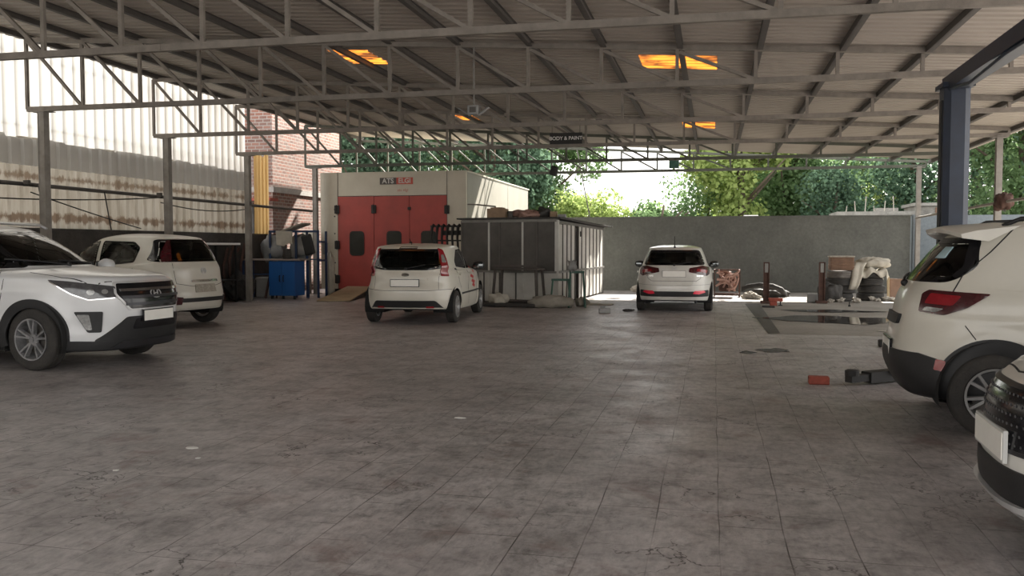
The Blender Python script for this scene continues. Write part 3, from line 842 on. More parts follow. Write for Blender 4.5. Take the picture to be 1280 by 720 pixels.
# ---- hatchback behind the SUV, tail to the right
def verito(loc, rz, scale=1.):
    rows = [(-1.66, 1.60, .62, 4.5, 4, .30, .26, .24), (-1.72, 1.66, .78, 4.2, 3.5, .30, .26, .24), (-1.78, 1.74, .83, 4, 3.2, .42, .34, .36),
            (-1.795, 1.77, .845, 4, 3.2, .56, .48, .50), (-1.77, 1.77, .848, 4, 3.2, .70, .65, .66), (-1.745, 1.75, .845, 4, 3.3, .86, .82, .80),
            (-1.73, 1.70, .832, 4, 3.5, 1.00, .94, .90), (-1.70, 1.5, .81, 4, 3.6, 1.07, 1.0, .97), (-1.67, 1.25, .79, 4, 3.4, 1.12, 1.04, 1.02),
            (-1.64, 1.02, .76, 4, 3, 1.17, 1.07, 1.06), (-1.54, .62, .70, 4, 3.2, 1.34, 1.30, 1.30), (-1.42, .24, .63, 4.2, 3.6, 1.48, 1.50, 1.47),
            (-1.34, .08, .57, 4.2, 3.6, 1.535, 1.56, 1.53), (-1.05, -.1, .36, 3, 3, 1.575, 1.60, 1.575), (-.7, -.3, .05, 2, 2, 1.59, 1.61, 1.59)]
    root, B = car('hatchback_car', 'dusty cream-white hatchback parked behind the SUV along the sheet wall', loc, rz, rows, (-1.13, 1.18), .355, .31, .18, (5, 's'), M['cream'], M['alloy'], scale=scale)
    W, S, Re, F = B.wrap(), B.side(), B.rear(), B.front()
    window(B, root, [(-.72, 1.13), (.72, 1.13), (.58, 1.50), (-.58, 1.50)], 180, 'rear_window', M['dglass'], rr=.05, frame=.03)
    window(B, root, [(-.64, 1.10), (.64, 1.10), (.53, 1.47), (-.53, 1.47)], 0, 'windshield', M['glass'], rr=.06)
    window(B, root, [(.84, 1.08), (.22, 1.46), (-.08, 1.48), (-.08, 1.05)], -90, 'side_window', M['glass'], both=True)
    window(B, root, [(-.17, 1.05), (-.17, 1.48), (-.86, 1.46), (-1.0, 1.36), (-.92, 1.12)], -90, 'side_window', M['glass'], both=True)
    low(B.shell(M['cream'], root))
    arches(B, root, M['cream'], win=.03, wout=.03, thick=.006)
    B.patch(rnd_poly([(.66, 1.15), (.86, 1.12), (.90, 1.25), (.82, 1.48), (.72, 1.50), (.68, 1.35)], .02), W, M['dred_lamp'], 'tail_light', root, thick=.012, both=True)
    B.patch(rnd_poly([(-.66, .44), (.66, .44), (.60, .51), (-.60, .51)], .02), Re, M['blackp'], 'bumper_insert', root, thick=.012)
    B.patch(rnd_poly([(.52, .40), (.84, .40), (.90, .56), (.50, .53)], .02), W, M['dred_lamp'], 'rear_reflector', root, thick=.014, both=True)
    B.patch([(.62, .62), (.90, .64), (.90, .68), (.62, .66)], W, M['blackp'], 'bumper_strip', root, thick=.012, both=True)
    B.patch([(0, .25), (.95, .25), (.98, .33), (0, .33)], W, M['blackp'], 'rear_valance', root, thick=.012, both=True)
    pm = mat('beige_stamped_plate', (.50, .46, .38), .6, var=.5, vscale=30)
    p = B.patch(rnd_poly([(-.26, .60), (.26, .60), (.24, .74), (-.24, .74)], .01), Re, pm, 'number_plate', root, thick=.012)
    p['label'] = 'dusty beige number plate, unreadable'
    B.patch(rnd_poly([(-.33, .78), (.33, .78), (.31, .82), (-.31, .82)], .01), Re, M['chrome'], 'tailgate_trim', root, thick=.02)
    emblem_ring(B, root, Re, 0, .97, .06, .05, 'bird')
    seam(B, root, [(0, .70), (.3, .71), (.60, .76), (.66, 1.1)], W)
    seam(B, root, [(-.12, 1.02), (-.12, .4)], S); seam(B, root, [(-.95, 1.08), (-.88, .8), (-.80, .66)], S); seam(B, root, [(.82, 1.02), (.74, .4)], S)
    handles(B, root, (.0, -.78), .93, M['cream'])
    mirror_(B, root, .68, 1.08, .78, M['cream'])
    B.patch(rnd_poly([(-.45, .74), (-.80, .76), (-1.1, .94), (-.50, .88)], .02), W, M['dark_lamp'], 'headlight', root, thick=.01, both=True)
    B.patch(rnd_poly([(-.40, .40), (.40, .40), (.44, .62), (-.44, .62)], .03), F, M['gloss'], 'grille', root, thick=.01)
    seats(root, .36, .0, .44)
    return root

# ---- car at the right-hand bottom corner, nose to the left
def seltos(loc, rz, scale=1.):
    rows = [(-2.0, 1.96, .66, 4, 4, .30, .20, .20), (-2.06, 2.05, .84, 5, 3.6, .32, .22, .205), (-2.10, 2.12, .88, 5, 3.2, .42, .32, .28),
            (-2.12, 2.135, .89, 5, 3.0, .56, .48, .42), (-2.11, 2.13, .893, 5, 2.7, .70, .64, .57), (-2.09, 2.11, .89, 5, 2.7, .84, .78, .71),
            (-2.05, 2.03, .875, 5, 2.8, .95, .88, .81), (-2.03, 1.92, .855, 5, 3.0, 1.0, .92, .865), (-2.0, 1.62, .82, 5, 3.3, 1.04, .96, .945),
            (-1.97, 1.30, .79, 5, 3.3, 1.07, 1.0, 1.0), (-1.95, 1.02, .765, 4.5, 3.1, 1.09, 1.03, 1.04), (-1.86, .60, .70, 4.5, 3.3, 1.28, 1.28, 1.26),
            (-1.74, .17, .62, 4.5, 3.6, 1.46, 1.48, 1.45), (-1.64, .02, .56, 4.5, 3.6, 1.51, 1.54, 1.51), (-1.3, -.2, .36, 3, 3, 1.555, 1.58, 1.56), (-.8, -.5, .05, 2, 2, 1.57, 1.59, 1.58)]
    root, B = car('passenger_car', 'white car with dark mesh grille, only its nose showing bottom right', loc, rz, rows, (-1.30, 1.28), .375, .325, .21, (5, 'd'), M['white'], M['alloy'], scale=scale)
    W, S, Re, F = B.wrap(), B.side(), B.rear(), B.front()
    window(B, root, [(-.66, 1.06), (.66, 1.06), (.54, 1.44), (-.54, 1.44)], 0, 'windshield', M['glass'], rr=.07)
    window(B, root, [(-.58, 1.12), (.58, 1.12), (.5, 1.43), (-.5, 1.43)], 180, 'rear_window', M['dglass'], rr=.07)
    window(B, root, [(.86, 1.05), (.20, 1.45), (-.16, 1.46), (-.16, 1.02)], -90, 'side_window', M['dglass'], both=True)
    window(B, root, [(-.24, 1.02), (-.24, 1.46), (-1.0, 1.44), (-1.3, 1.18)], -90, 'side_window', M['dglass'], both=True)
    low(B.shell(M['white'], root))
    arches(B, root, M['white'], win=.03, wout=.03, thick=.006)
    # mesh grille wide and low
    G = rnd_poly([(-.48, .575), (-.40, .50), (.40, .50), (.48, .575), (.66, .70), (.60, .775), (-.60, .775), (-.66, .70)], .03)
    g = B.patch(G, F, M['gloss'], 'grille', root, thick=.004); g['label'] = 'dark mesh grille'
    s = MB(); 
    for r_ in range(6):
        for c_ in range(34):
            a = -.62 + c_ * .038 + (.019 if r_ % 2 else 0); b = .53 + r_ * .042
            if inside((a, b), inset(G, .02)):
                p = B.hit(F, a, b, .008); s.blob(p, (.004, .010, .007), 0, 0, 3)
    s.build('grille_mesh', M['meshgrey'], g, recalc=True)
    B.band(G, .008, .010, F, M['dalloy'], 'grille_surround', g, off=.002, thick=.010)
    plate(B, root, F, 0.0, .515, .50, .12, mat('white_plate_holder', (.55, .55, .53), .5), off=.005)
    # black lower intake and silver chin crescent
    B.patch(rnd_poly([(-.80, .36), (-.70, .27), (.70, .27), (.80, .36), (.62, .425), (-.62, .425)], .03), F, M['blackp'], 'lower_intake', root, thick=.01)
    B.band([(-.86, .40), (-.70, .315), (-.4, .27), (0, .26), (.4, .27), (.70, .315), (.86, .40)], .014, .018, F, M['silver'], 'chin_trim', root, off=.01, thick=.03, closed=False)
    B.band([(-.80, .31), (-.66, .245), (-.3, .222), (.3, .222), (.66, .245), (.80, .31)], .012, .012, F, M['silver'], 'skid_plate', root, off=.004, thick=.02, closed=False)
    h = B.patch(rnd_poly([(-.70, .74), (-.86, .72), (-1.25, .86), (-1.20, .90), (-.76, .80)], .02), W, M['dark_lamp'], 'headlight', root, thick=.01, both=True)
    # small chrome flash on the hood shoulder
    B.patch([(1.76, .46), (1.98, .40), (2.0, .425), (1.80, .50)], B.top(), M['silver'], 'hood_trim', root, off=.002, thick=.008, both=True)
    seam(B, root, [(1.10, -.73), (1.6, -.74), (1.84, -.66), (1.98, -.40), (2.02, 0)], B.top())
    seam(B, root, [(.9, 1.0), (.82, .4)], S); seam(B, root, [(-.20, 1.0), (-.20, .4)], S)
    handles(B, root, (-.02, -.95), .9, M['white'])
    mirror_(B, root, .74, 1.06, .80, M['white'])
    B.patch(rnd_poly([(.62, .86), (1.15, .88), (1.20, .96), (.66, 1.0)], .03), W, M['red_lamp'], 'tail_light', root, thick=.01, both=True)
    seats(root, .38, .0, .42)
    return root
# ---------------------------------------------------------------- surface materials of the place
def noise_node(nt, vec, scale, detail=4, rough=.6, dist=0.):
    n = nt.nodes.new('ShaderNodeTexNoise'); n.inputs['Scale'].default_value = scale; n.inputs['Detail'].default_value = detail
    n.inputs['Roughness'].default_value = rough; n.inputs['Distortion'].default_value = dist
    nt.links.new(vec, n.inputs['Vector']); return n.outputs['Fac']
def ramp(nt, fac, stops):
    r = nt.nodes.new('ShaderNodeValToRGB'); e = r.color_ramp.elements
    e[0].position, e[0].color = stops[0][0], (*stops[0][1], 1); e[1].position, e[1].color = stops[-1][0], (*stops[-1][1], 1)
    for p, c in stops[1:-1]:
        q = e.new(p); q.color = (*c, 1)
    nt.links.new(fac, r.inputs['Fac']); return r.outputs['Color']
def mixc(nt, fac, a, b, mode='MIX'):
    m = nt.nodes.new('ShaderNodeMix'); m.data_type = 'RGBA'; m.blend_type = mode
    for s, v in ((0, fac), (6, a), (7, b)):
        if hasattr(v, 'is_linked'): nt.links.new(v, m.inputs[s])
        elif s == 0: m.inputs[0].default_value = v
        else: m.inputs[s].default_value = (*v, 1)
    return m.outputs[2]
def mathn(nt, op, a, b=0.):
    m = nt.nodes.new('ShaderNodeMath'); m.operation = op
    for i, v in enumerate((a, b)):
        if hasattr(v, 'is_linked'): nt.links.new(v, m.inputs[i])
        else: m.inputs[i].default_value = v
    return m.outputs[0]
def g(v): return (v, v, v)
def objvec(nt):
    return nt.nodes.new('ShaderNodeTexCoord').outputs['Object']
def mapv(nt, vec, sc=(1, 1, 1), rot=(0, 0, 0), loc=(0, 0, 0)):
    m = nt.nodes.new('ShaderNodeMapping'); m.inputs['Scale'].default_value = sc; m.inputs['Rotation'].default_value = rot; m.inputs['Location'].default_value = loc
    nt.links.new(vec, m.inputs['Vector']); return m.outputs[0]
def swap(nt, vec, order, mul=(1, 1, 1)):
    s = nt.nodes.new('ShaderNodeSeparateXYZ'); nt.links.new(vec, s.inputs[0])
    c = nt.nodes.new('ShaderNodeCombineXYZ')
    for i, o in enumerate(order):
        if o is not None: nt.links.new(mathn(nt, 'MULTIPLY', s.outputs[o], mul[i]), c.inputs[i])
    return c.outputs[0]
def bump(nt, b, h, strength=.3, dist=.02):
    n = nt.nodes.new('ShaderNodeBump'); n.inputs['Strength'].default_value = strength; n.inputs['Distance'].default_value = dist
    nt.links.new(h, n.inputs['Height']); nt.links.new(n.outputs[0], b.inputs['Normal'])

def floor_mat():
    m, nt, b = newmat('worn_stone_tile_floor'); v = objvec(nt); L = nt.links
    # slabs laid lengthways down the hall
    bv = mapv(nt, swap(nt, v, (1, 0, None)), loc=(.2, FLOFF, 0))
    wob = nt.nodes.new('ShaderNodeVectorMath'); wob.operation = 'ADD'
    nz = nt.nodes.new('ShaderNodeTexNoise'); nz.inputs['Scale'].default_value = 1.1; L.new(v, nz.inputs['Vector'])
    sc = nt.nodes.new('ShaderNodeVectorMath'); sc.operation = 'SCALE'; sc.inputs['Scale'].default_value = .045
    L.new(nz.outputs['Color'], sc.inputs[0]); L.new(bv, wob.inputs[0]); L.new(sc.outputs[0], wob.inputs[1])
    br = nt.nodes.new('ShaderNodeTexBrick'); L.new(wob.outputs[0], br.inputs['Vector'])
    br.offset = .37; br.offset_frequency = 3; br.squash = 1.0
    br.inputs['Scale'].default_value = 1; br.inputs['Brick Width'].default_value = .62; br.inputs['Row Height'].default_value = .313
    br.inputs['Mortar Size'].default_value = .0036; br.inputs['Mortar Smooth'].default_value = .25; br.inputs['Bias'].default_value = 0
    br.inputs['Color1'].default_value = (.90, .90, .90, 1); br.inputs['Color2'].default_value = (1, 1, 1, 1); br.inputs['Mortar'].default_value = (.9, .9, .9, 1)
    big = noise_node(nt, v, .55, 5, .62); mid = noise_node(nt, v, 3.2, 6, .68, .6); fine = noise_node(nt, mapv(nt, v, (26, 9, 1)), 1., 4, .7)
    base = ramp(nt, big, [(.30, (.34, .308, .300)), (.50, (.45, .416, .408)), (.70, (.55, .517, .510))])
    c = mixc(nt, 1., base, ramp(nt, mid, [(.28, g(.55)), (.5, g(.95)), (.75, g(1.15))]), 'MULTIPLY')
    c = mixc(nt, 1., c, ramp(nt, fine, [(.30, g(.72)), (.55, g(1.0)), (.75, g(1.12))]), 'MULTIPLY')
    c = mixc(nt, 1., c, br.outputs['Color'], 'MULTIPLY')
    bl = noise_node(nt, mapv(nt, v, loc=(4, 4, 0)), 7.5, 6, .78, .8)
    c = mixc(nt, 1., c, ramp(nt, bl, [(.36, g(.66)), (.48, g(.97)), (.7, g(1.08))]), 'MULTIPLY')
    # reddish oil and mud smudges
    rs = noise_node(nt, mapv(nt, v, (1, 1, 1), loc=(7, 3, 0)), 1.7, 6, .7, .4)
    c = mixc(nt, ramp(nt, rs, [(.56, g(0)), (.68, g(.5))]), c, (.17, .095, .08))
    ds = noise_node(nt, mapv(nt, v, (1.3, 1.3, 1), loc=(1, 9, 0)), .8, 7, .74, .3)
    c = mixc(nt, ramp(nt, ds, [(.58, g(0)), (.76, g(.45))]), c, (.075, .068, .064))
    # joints: dark only where the joint is open
    jm = noise_node(nt, v, 1.4, 3, .6)
    jf = mathn(nt, 'MULTIPLY', br.outputs['Fac'], ramp(nt, jm, [(.40, g(.12)), (.64, g(.95))]))
    c = mixc(nt, jf, c, (.035, .026, .022))
    # hairline cracks
    vv = nt.nodes.new('ShaderNodeTexVoronoi'); vv.feature = 'DISTANCE_TO_EDGE'; vv.inputs['Scale'].default_value = 2.4
    wv = nt.nodes.new('ShaderNodeVectorMath'); wv.operation = 'ADD'; n3 = nt.nodes.new('ShaderNodeTexNoise'); n3.inputs['Scale'].default_value = 5; n3.inputs['Detail'].default_value = 4
    L.new(v, n3.inputs['Vector']); s3 = nt.nodes.new('ShaderNodeVectorMath'); s3.operation = 'SCALE'; s3.inputs['Scale'].default_value = .5
    L.new(n3.outputs['Color'], s3.inputs[0]); L.new(v, wv.inputs[0]); L.new(s3.outputs[0], wv.inputs[1]); L.new(wv.outputs[0], vv.inputs['Vector'])
    cr = ramp(nt, vv.outputs['Distance'], [(.006, g(1)), (.016, g(0))])
    cm = noise_node(nt, mapv(nt, v, loc=(3, 3, 0)), .9, 3, .6)
    cf = mathn(nt, 'MULTIPLY', cr, ramp(nt, cm, [(.50, g(0)), (.62, g(.95))]))
    c = mixc(nt, cf, c, (.03, .024, .021))
    # small dark specks
    sp = noise_node(nt, v, 22, 3, .8)
    c = mixc(nt, ramp(nt, sp, [(.70, g(0)), (.74, g(.8))]), c, (.035, .03, .027))
    L.new(c, b.inputs['Base Color'])
    L.new(ramp(nt, noise_node(nt, v, 1.3, 6, .7), [(.3, g(.30)), (.7, g(.58))]), b.inputs['Roughness'])
    b.inputs['Specular IOR Level'].default_value = .45
    hh = mathn(nt, 'SUBTRACT', mathn(nt, 'ADD', mid, mathn(nt, 'MULTIPLY', fine, .5)), mathn(nt, 'MULTIPLY', br.outputs['Fac'], .8))
    bump(nt, b, hh, .35, .012)
    return m

def concrete(name, a, bcol, sc=2., rough=.85, bmp=.3, stain=None):
    m, nt, b = newmat(name); v = objvec(nt)
    n1 = noise_node(nt, v, sc, 7, .68); n2 = noise_node(nt, v, sc * 14, 4, .7)
    c = ramp(nt, n1, [(.32, bcol), (.68, a)]); c = mixc(nt, 1., c, ramp(nt, n2, [(.3, g(.8)), (.7, g(1.1))]), 'MULTIPLY')
    if stain:
        n3 = noise_node(nt, mapv(nt, v, (1.5, 1.5, .25)), 1.6, 5, .7)
        c = mixc(nt, ramp(nt, n3, [(.5, g(0)), (.7, g(.6))]), c, stain)
    nt.links.new(c, b.inputs['Base Color']); b.inputs['Roughness'].default_value = rough
    bump(nt, b, mathn(nt, 'ADD', n1, n2), bmp, .02); return m

def sheetwall_mat():
    """weathered corrugated sheet, rust in rows where the fixings are"""
    m = bpy.data.materials.new('weathered_wall_sheet'); m.use_nodes = True; nt = m.node_tree; L = nt.links
    b = nt.nodes['Principled BSDF']; v = objvec(nt)
    st = noise_node(nt, mapv(nt, v, (1, 2.2, .35)), 2.0, 6, .7)
    c = ramp(nt, st, [(.30, (.27, .24, .19)), (.5, (.42, .39, .33)), (.72, (.54, .51, .45))])
    sp = nt.nodes.new('ShaderNodeSeparateXYZ'); L.new(v, sp.inputs[0]); z = sp.outputs[2]
    def rustrow(c, z0, h, dens, col, amt):
        d = mathn(nt, 'ABSOLUTE', mathn(nt, 'SUBTRACT', z, z0)); f = mathn(nt, 'SUBTRACT', 1., mathn(nt, 'DIVIDE', d, h))
        n = noise_node(nt, mapv(nt, v, (1, 5.0, 2.0), loc=(0, z0, 0)), 1.1, 4, .7)
        f = mathn(nt, 'ADD', f, mathn(nt, 'MULTIPLY', mathn(nt, 'SUBTRACT', n, dens), 3.2))
        return mixc(nt, mathn(nt, 'MULTIPLY', ramp(nt, f, [(.25, g(0)), (.7, g(1))]), amt), c, col)
    c = rustrow(c, 2.68, .13, .56, (.10, .050, .028), .8)
    c = rustrow(c, 1.93, .13, .52, (.085, .040, .024), .9)
    lo = mathn(nt, 'SUBTRACT', 2.9, z)
    c = mixc(nt, ramp(nt, lo, [(0., g(0)), (.02, g(.32))]), c, (.25, .20, .13))
    L.new(c, b.inputs['Base Color']); b.inputs['Roughness'].default_value = .7
    t = nt.nodes.new('ShaderNodeBsdfTranslucent'); L.new(c, t.inputs['Color'])
    mx = nt.nodes.new('ShaderNodeMixShader'); mx.inputs[0].default_value = .40
    L.new(b.outputs[0], mx.inputs[1]); L.new(t.outputs[0], mx.inputs[2]); L.new(mx.outputs[0], nt.nodes['Material Output'].inputs['Surface'])
    return m

def clearsheet_mat():
    m = bpy.data.materials.new('clear_fibre_sheet'); m.use_nodes = True; nt = m.node_tree; L = nt.links
    nt.nodes.remove(nt.nodes['Principled BSDF'])
    v = objvec(nt); st = noise_node(nt, mapv(nt, v, (1, 3., .3)), 2.0, 5, .7)
    c = ramp(nt, st, [(.3, (.56, .54, .49)), (.7, (.70, .68, .64))])
    sp = nt.nodes.new('ShaderNodeSeparateXYZ'); L.new(v, sp.inputs[0])
    fr = mathn(nt, 'FRACT', mathn(nt, 'DIVIDE', mathn(nt, 'ADD', sp.outputs[1], 6.0), .30))
    c = mixc(nt, ramp(nt, fr, [(.0, g(.0)), (.10, g(1.)), (.24, g(0)), ]), c, (.30, .285, .25))
    t = nt.nodes.new('ShaderNodeBsdfTranslucent'); L.new(c, t.inputs['Color'])
    d = nt.nodes.new('ShaderNodeBsdfTransparent'); d.inputs['Color'].default_value = (.9, .9, .88, 1)
    df = nt.nodes.new('ShaderNodeBsdfDiffuse'); L.new(c, df.inputs['Color'])
    m1 = nt.nodes.new('ShaderNodeMixShader'); m1.inputs[0].default_value = .05; m2 = nt.nodes.new('ShaderNodeMixShader'); m2.inputs[0].default_value = .10
    L.new(t.outputs[0], m1.inputs[1]); L.new(d.outputs[0], m1.inputs[2]); L.new(m1.outputs[0], m2.inputs[1]); L.new(df.outputs[0], m2.inputs[2])
    L.new(m2.outputs[0], nt.nodes['Material Output'].inputs['Surface']); return m

def brick_mat():
    m, nt, b = newmat('rough_red_brick'); v = objvec(nt); L = nt.links
    ge = nt.nodes.new('ShaderNodeSeparateXYZ'); L.new(v, ge.inputs[0])
    cb = nt.nodes.new('ShaderNodeCombineXYZ'); L.new(mathn(nt, 'ADD', ge.outputs[0], ge.outputs[1]), cb.inputs[0]); L.new(ge.outputs[2], cb.inputs[1])
    br = nt.nodes.new('ShaderNodeTexBrick'); L.new(cb.outputs[0], br.inputs['Vector'])
    for k, q in (('Scale', 1), ('Brick Width', .25), ('Row Height', .095), ('Mortar Size', .014), ('Mortar Smooth', .3)): br.inputs[k].default_value = q
    br.inputs['Color1'].default_value = (.27, .125, .09, 1); br.inputs['Color2'].default_value = (.15, .08, .065, 1); br.inputs['Mortar'].default_value = (.32, .28, .25, 1)
    n = noise_node(nt, v, 1.2, 6, .7)
    c = mixc(nt, ramp(nt, n, [(.45, g(0)), (.7, g(.6))]), br.outputs['Color'], (.24, .21, .19))
    L.new(c, b.inputs['Base Color']); b.inputs['Roughness'].default_value = .9
    bump(nt, b, mathn(nt, 'ADD', mathn(nt, 'MULTIPLY', br.outputs['Fac'], -1.), n), .6, .02); return m

M['floor'] = floor_mat()
M['yard'] = concrete('rough_yard_concrete', (.36, .33, .29), (.20, .18, .155), 1.2, .8, .4, (.10, .085, .07))
M['wallgrey'] = concrete('grey_painted_wall', (.15, .153, .14), (.10, .104, .094), .9, .8, .15, (.10, .10, .095))
M['walllit'] = concrete('bluish_lit_wall', (.17, .195, .21), (.13, .15, .165), .9, .8, .15)  # lit copy of the back wall; its different light is in the colour
M['lowwall'] = concrete('dark_low_wall', (.09, .08, .07), (.045, .04, .036), 2., .9, .4)
M['sheet'] = sheetwall_mat(); M['clear'] = clearsheet_mat(); M['brick'] = brick_mat()
M['gold'] = sheer('yellowed_fibre_sheet', (.72, .50, .22), .6)
M['skyl'] = sheer('amber_roof_sheet', (.42, .125, .015), .7)
_nt = M['skyl'].node_tree; _c = ramp(_nt, noise_node(_nt, mapv(_nt, objvec(_nt), (1, 2.4, 1)), 1.5, 4, .6), [(.40, (.05, .018, .008)), (.56, (.42, .13, .018))])
for _n in list(_nt.nodes):
    if _n.type in ('BSDF_DIFFUSE', 'BSDF_TRANSLUCENT'): _nt.links.new(_c, _n.inputs['Color'])
M['roof'] = mat('roof_sheet_underside', (.42, .375, .32), .65, metal=.0, var=.14, vscale=1.2)
M['steel'] = mat('dusty_painted_steel', (.27, .24, .205), .7, var=.35, vscale=5, col2=(.16, .14, .12), bump=.15, bscale=60)
M['dsteel'] = mat('shaded_olive_steel', (.11, .115, .09), .7, var=.3, vscale=5)  # darker copy of the truss steel; shade on the far trusses is in the colour
M['purlin'] = mat('dark_purlin_steel', (.10, .09, .08), .7, var=.3, vscale=4)
M['pipe'] = mat('dark_pipe', (.10, .09, .08), .6, var=.3, vscale=6)
M['col'] = mat('column_paint', (.30, .28, .25), .7, var=.4, vscale=4, col2=(.18, .16, .14))
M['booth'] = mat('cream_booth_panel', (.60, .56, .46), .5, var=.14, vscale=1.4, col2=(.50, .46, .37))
M['boothside'] = mat('booth_side_panel', (.33, .31, .265), .55, var=.2, vscale=1.5)  # darkened copy of the booth cream, holds down the sunlight on the side
M['reddoor'] = mat('red_booth_door', (.46, .075, .06), .5, var=.3, vscale=1.8, col2=(.33, .06, .05))
M['doorgl'] = mat('booth_door_glass', (.05, .052, .045), .15, var=.3, vscale=3)
M['iron'] = mat('black_iron', (.018, .017, .016), .6, bump=.1, bscale=80)
M['alu'] = mat('aluminium_frame', (.26, .25, .23), .4, metal=.4, var=.3, vscale=4)
M['alupan'] = mat('aluminium_panel', (.62, .61, .57), .55, var=.25, vscale=2, col2=(.45, .43, .39))
M['cabglass'] = mat('dusty_dark_glass', (.055, .052, .048), .22, var=.6, vscale=1.6, col2=(.12, .11, .10))
M['wood'] = mat('plywood', (.42, .32, .19), .75, var=.3, vscale=5, bump=.2, bscale=20)
M['brownwood'] = mat('brown_board', (.22, .13, .085), .8, var=.4, vscale=5)
M['blue'] = mat('blue_cabinet_paint', (.02, .12, .38), .4, var=.15, vscale=3)
M['dblue'] = mat('dark_blue_frame_paint', (.03, .06, .14), .5, var=.3, vscale=6)
M['lift'] = mat('navy_lift_paint', (.022, .035, .065), .42, var=.4, vscale=3, col2=(.014, .02, .035))
M['bench'] = mat('bench_top', (.33, .27, .24), .6, var=.3, vscale=8)
M['sack'] = mat('dirty_woven_sack', (.34, .31, .26), .9, bump=.5, bscale=14, var=.35, vscale=5)
M['cloth'] = mat('pale_sacking', (.55, .51, .43), .9, bump=.5, bscale=9, var=.3, vscale=4)
M['rubble'] = mat('pale_rubble', (.46, .42, .36), .9, bump=.5, bscale=25, var=.4, vscale=9)
M['rust'] = mat('rusty_steel', (.11, .055, .04), .8, bump=.3, bscale=40, var=.5, vscale=8)
M['copper'] = mat('pinkish_engine_hoses', (.48, .30, .24), .6, var=.5, vscale=10, col2=(.26, .14, .11))
M['redblk'] = mat('red_painted_block', (.38, .08, .05), .7, var=.4, vscale=14)
M['green'] = mat('green_painted_steel', (.03, .10, .07), .5, var=.3, vscale=8)
M['box'] = mat('cardboard', (.36, .25, .16), .85, var=.3, vscale=8)
M['scrap'] = mat('dark_scrap', (.06, .055, .05), .7, var=.6, vscale=6, bump=.3, bscale=20)
M['greyp'] = mat('grey_equipment', (.30, .30, .29), .5, var=.3, vscale=6)
M['paper'] = mat('white_paper', (.78, .77, .74), .8)

# ---------------------------------------------------------------- the setting
def struct(s, name, m, parent=None, **k):
    o = s.build(name, m, parent, **k)
    if parent is None: o['kind'] = 'structure'
    return o
# floor slabs and the rough yard strip on the right rear
s = MB(); s.add([(-30, -14, 0), (30, -14, 0), (30, 14.6, 0), (.85, 14.6, 0), (.74, 27.8, 0), (-30, 27.8, 0)], [(0, 1, 2, 3, 4, 5)])
s.add([(-30, -14, -.2), (30, -14, -.2), (30, 14.6, -.2), (-30, 27.8, -.2)], [(3, 2, 1, 0)])
struct(s, 'floor', M['floor'])
s = MB(); s.add([(.85, 14.6, -.004), (30, 14.6, -.004), (30, 27.8, -.004), (.74, 27.8, -.004)], [(0, 1, 2, 3)])
s.add([(-60, 27.8, -.004), (60, 27.8, -.004), (60, 110, -.004), (-60, 110, -.004)], [(0, 1, 2, 3)])
struct(s, 'floor_yard', M['yard'])
# dark worn drain channel beside the slabs, as a shallow kerb
s = MB(); s.add([(.74, 22.1, .004), (1.08, 22.1, .004), (1.05, 14.8, .004), (.86, 14.6, .004)], [(3, 2, 1, 0)])
tag(s.build('drain_channel', concrete('drain_dark_concrete', (.085, .078, .07), (.05, .045, .04), 3., .6, .5)), 'dark narrow drain channel along the edge of the tiled floor, right of the middle', 'drain')

# roof sheeting: ribs run across the hall
def rz_(x): return 4.12 - .0635 * x + .10
XL, XR = -11.75, 6.3
LIT = [(-1.15, .02, 13.7, 14.75), (-6.25, -5.55, 13.7, 14.9), (-.75, 0.0, 21.0, 22.1), (-6.3, -5.85, 21.2, 22.2)]
s = MB(); sk = []
xs = sorted({XL, XR} | {v for a in LIT for v in a[:2]})
P = .21; prof = [(0, 0), (.05, 0), (.075, .035), (.135, .035), (.16, 0), (.21, 0)]
y = -2.5; Y1 = 27.3
ys = []
while y < Y1:
    for a, h in prof[:-1]: ys.append((y + a, h))
    y += P
for i in range(len(xs) - 1):
    x0, x1 = xs[i], xs[i + 1]; xm = (x0 + x1) / 2
    def lit(yy): return any(a <= xm <= b and c <= yy <= d for a, b, c, d in LIT)
    for k in range(len(ys) - 1):
        (ya, ha), (yb, hb) = ys[k], ys[k + 1]
        q = [(x0, ya, rz_(x0) + ha), (x1, ya, rz_(x1) + ha), (x1, yb, rz_(x1) + hb), (x0, yb, rz_(x0) + hb)]
        if lit((ya + yb) / 2): sk.append((i, q))
        else: s.add(q, [(0, 1, 2, 3)])
roof = struct(s, 'ceiling', M['roof'])
LBL = ['long amber skylight sheet glowing right of the middle in the front of the roof', 'amber skylight sheet in the roof at the left above the first trusses',
       'amber skylight sheet farther back, behind the long one', 'small amber skylight sheet far back near the hanging lamp']
for n, (a, b, c, d) in enumerate(LIT):
    t = MB()
    for i, q in sk:
        ym = (q[0][1] + q[2][1]) / 2; xm = (q[0][0] + q[1][0]) / 2
        if a <= xm <= b and c <= ym <= d: t.add([(x, yy, z - .004) for x, yy, z in q], [(0, 1, 2, 3)])
    o = t.build('skylight_sheet', M['skyl']); tag(o, LBL[n], 'skylight', 'amber skylight sheets in the roof')

# purlins
PX = [-11.3 + 1.08 * k for k in range(17)]
for k, x in enumerate(PX):
    s = MB(); z = rz_(x) - .045
    s.bar((x, -2.4, z), (x, 27.65, z), .055, .085); s.bar((x + .02, -2.4, z + .035), (x + .02, 27.65, z + .035), .06, .01); s.bar((x + .02, -2.4, z - .04), (x + .02, 27.65, z - .04), .06, .01)
    tag(s.build('purlin', M['purlin']), 'dark steel purlin running away from us under the roof sheets', 'roof beam', 'purlins under the roof sheets')

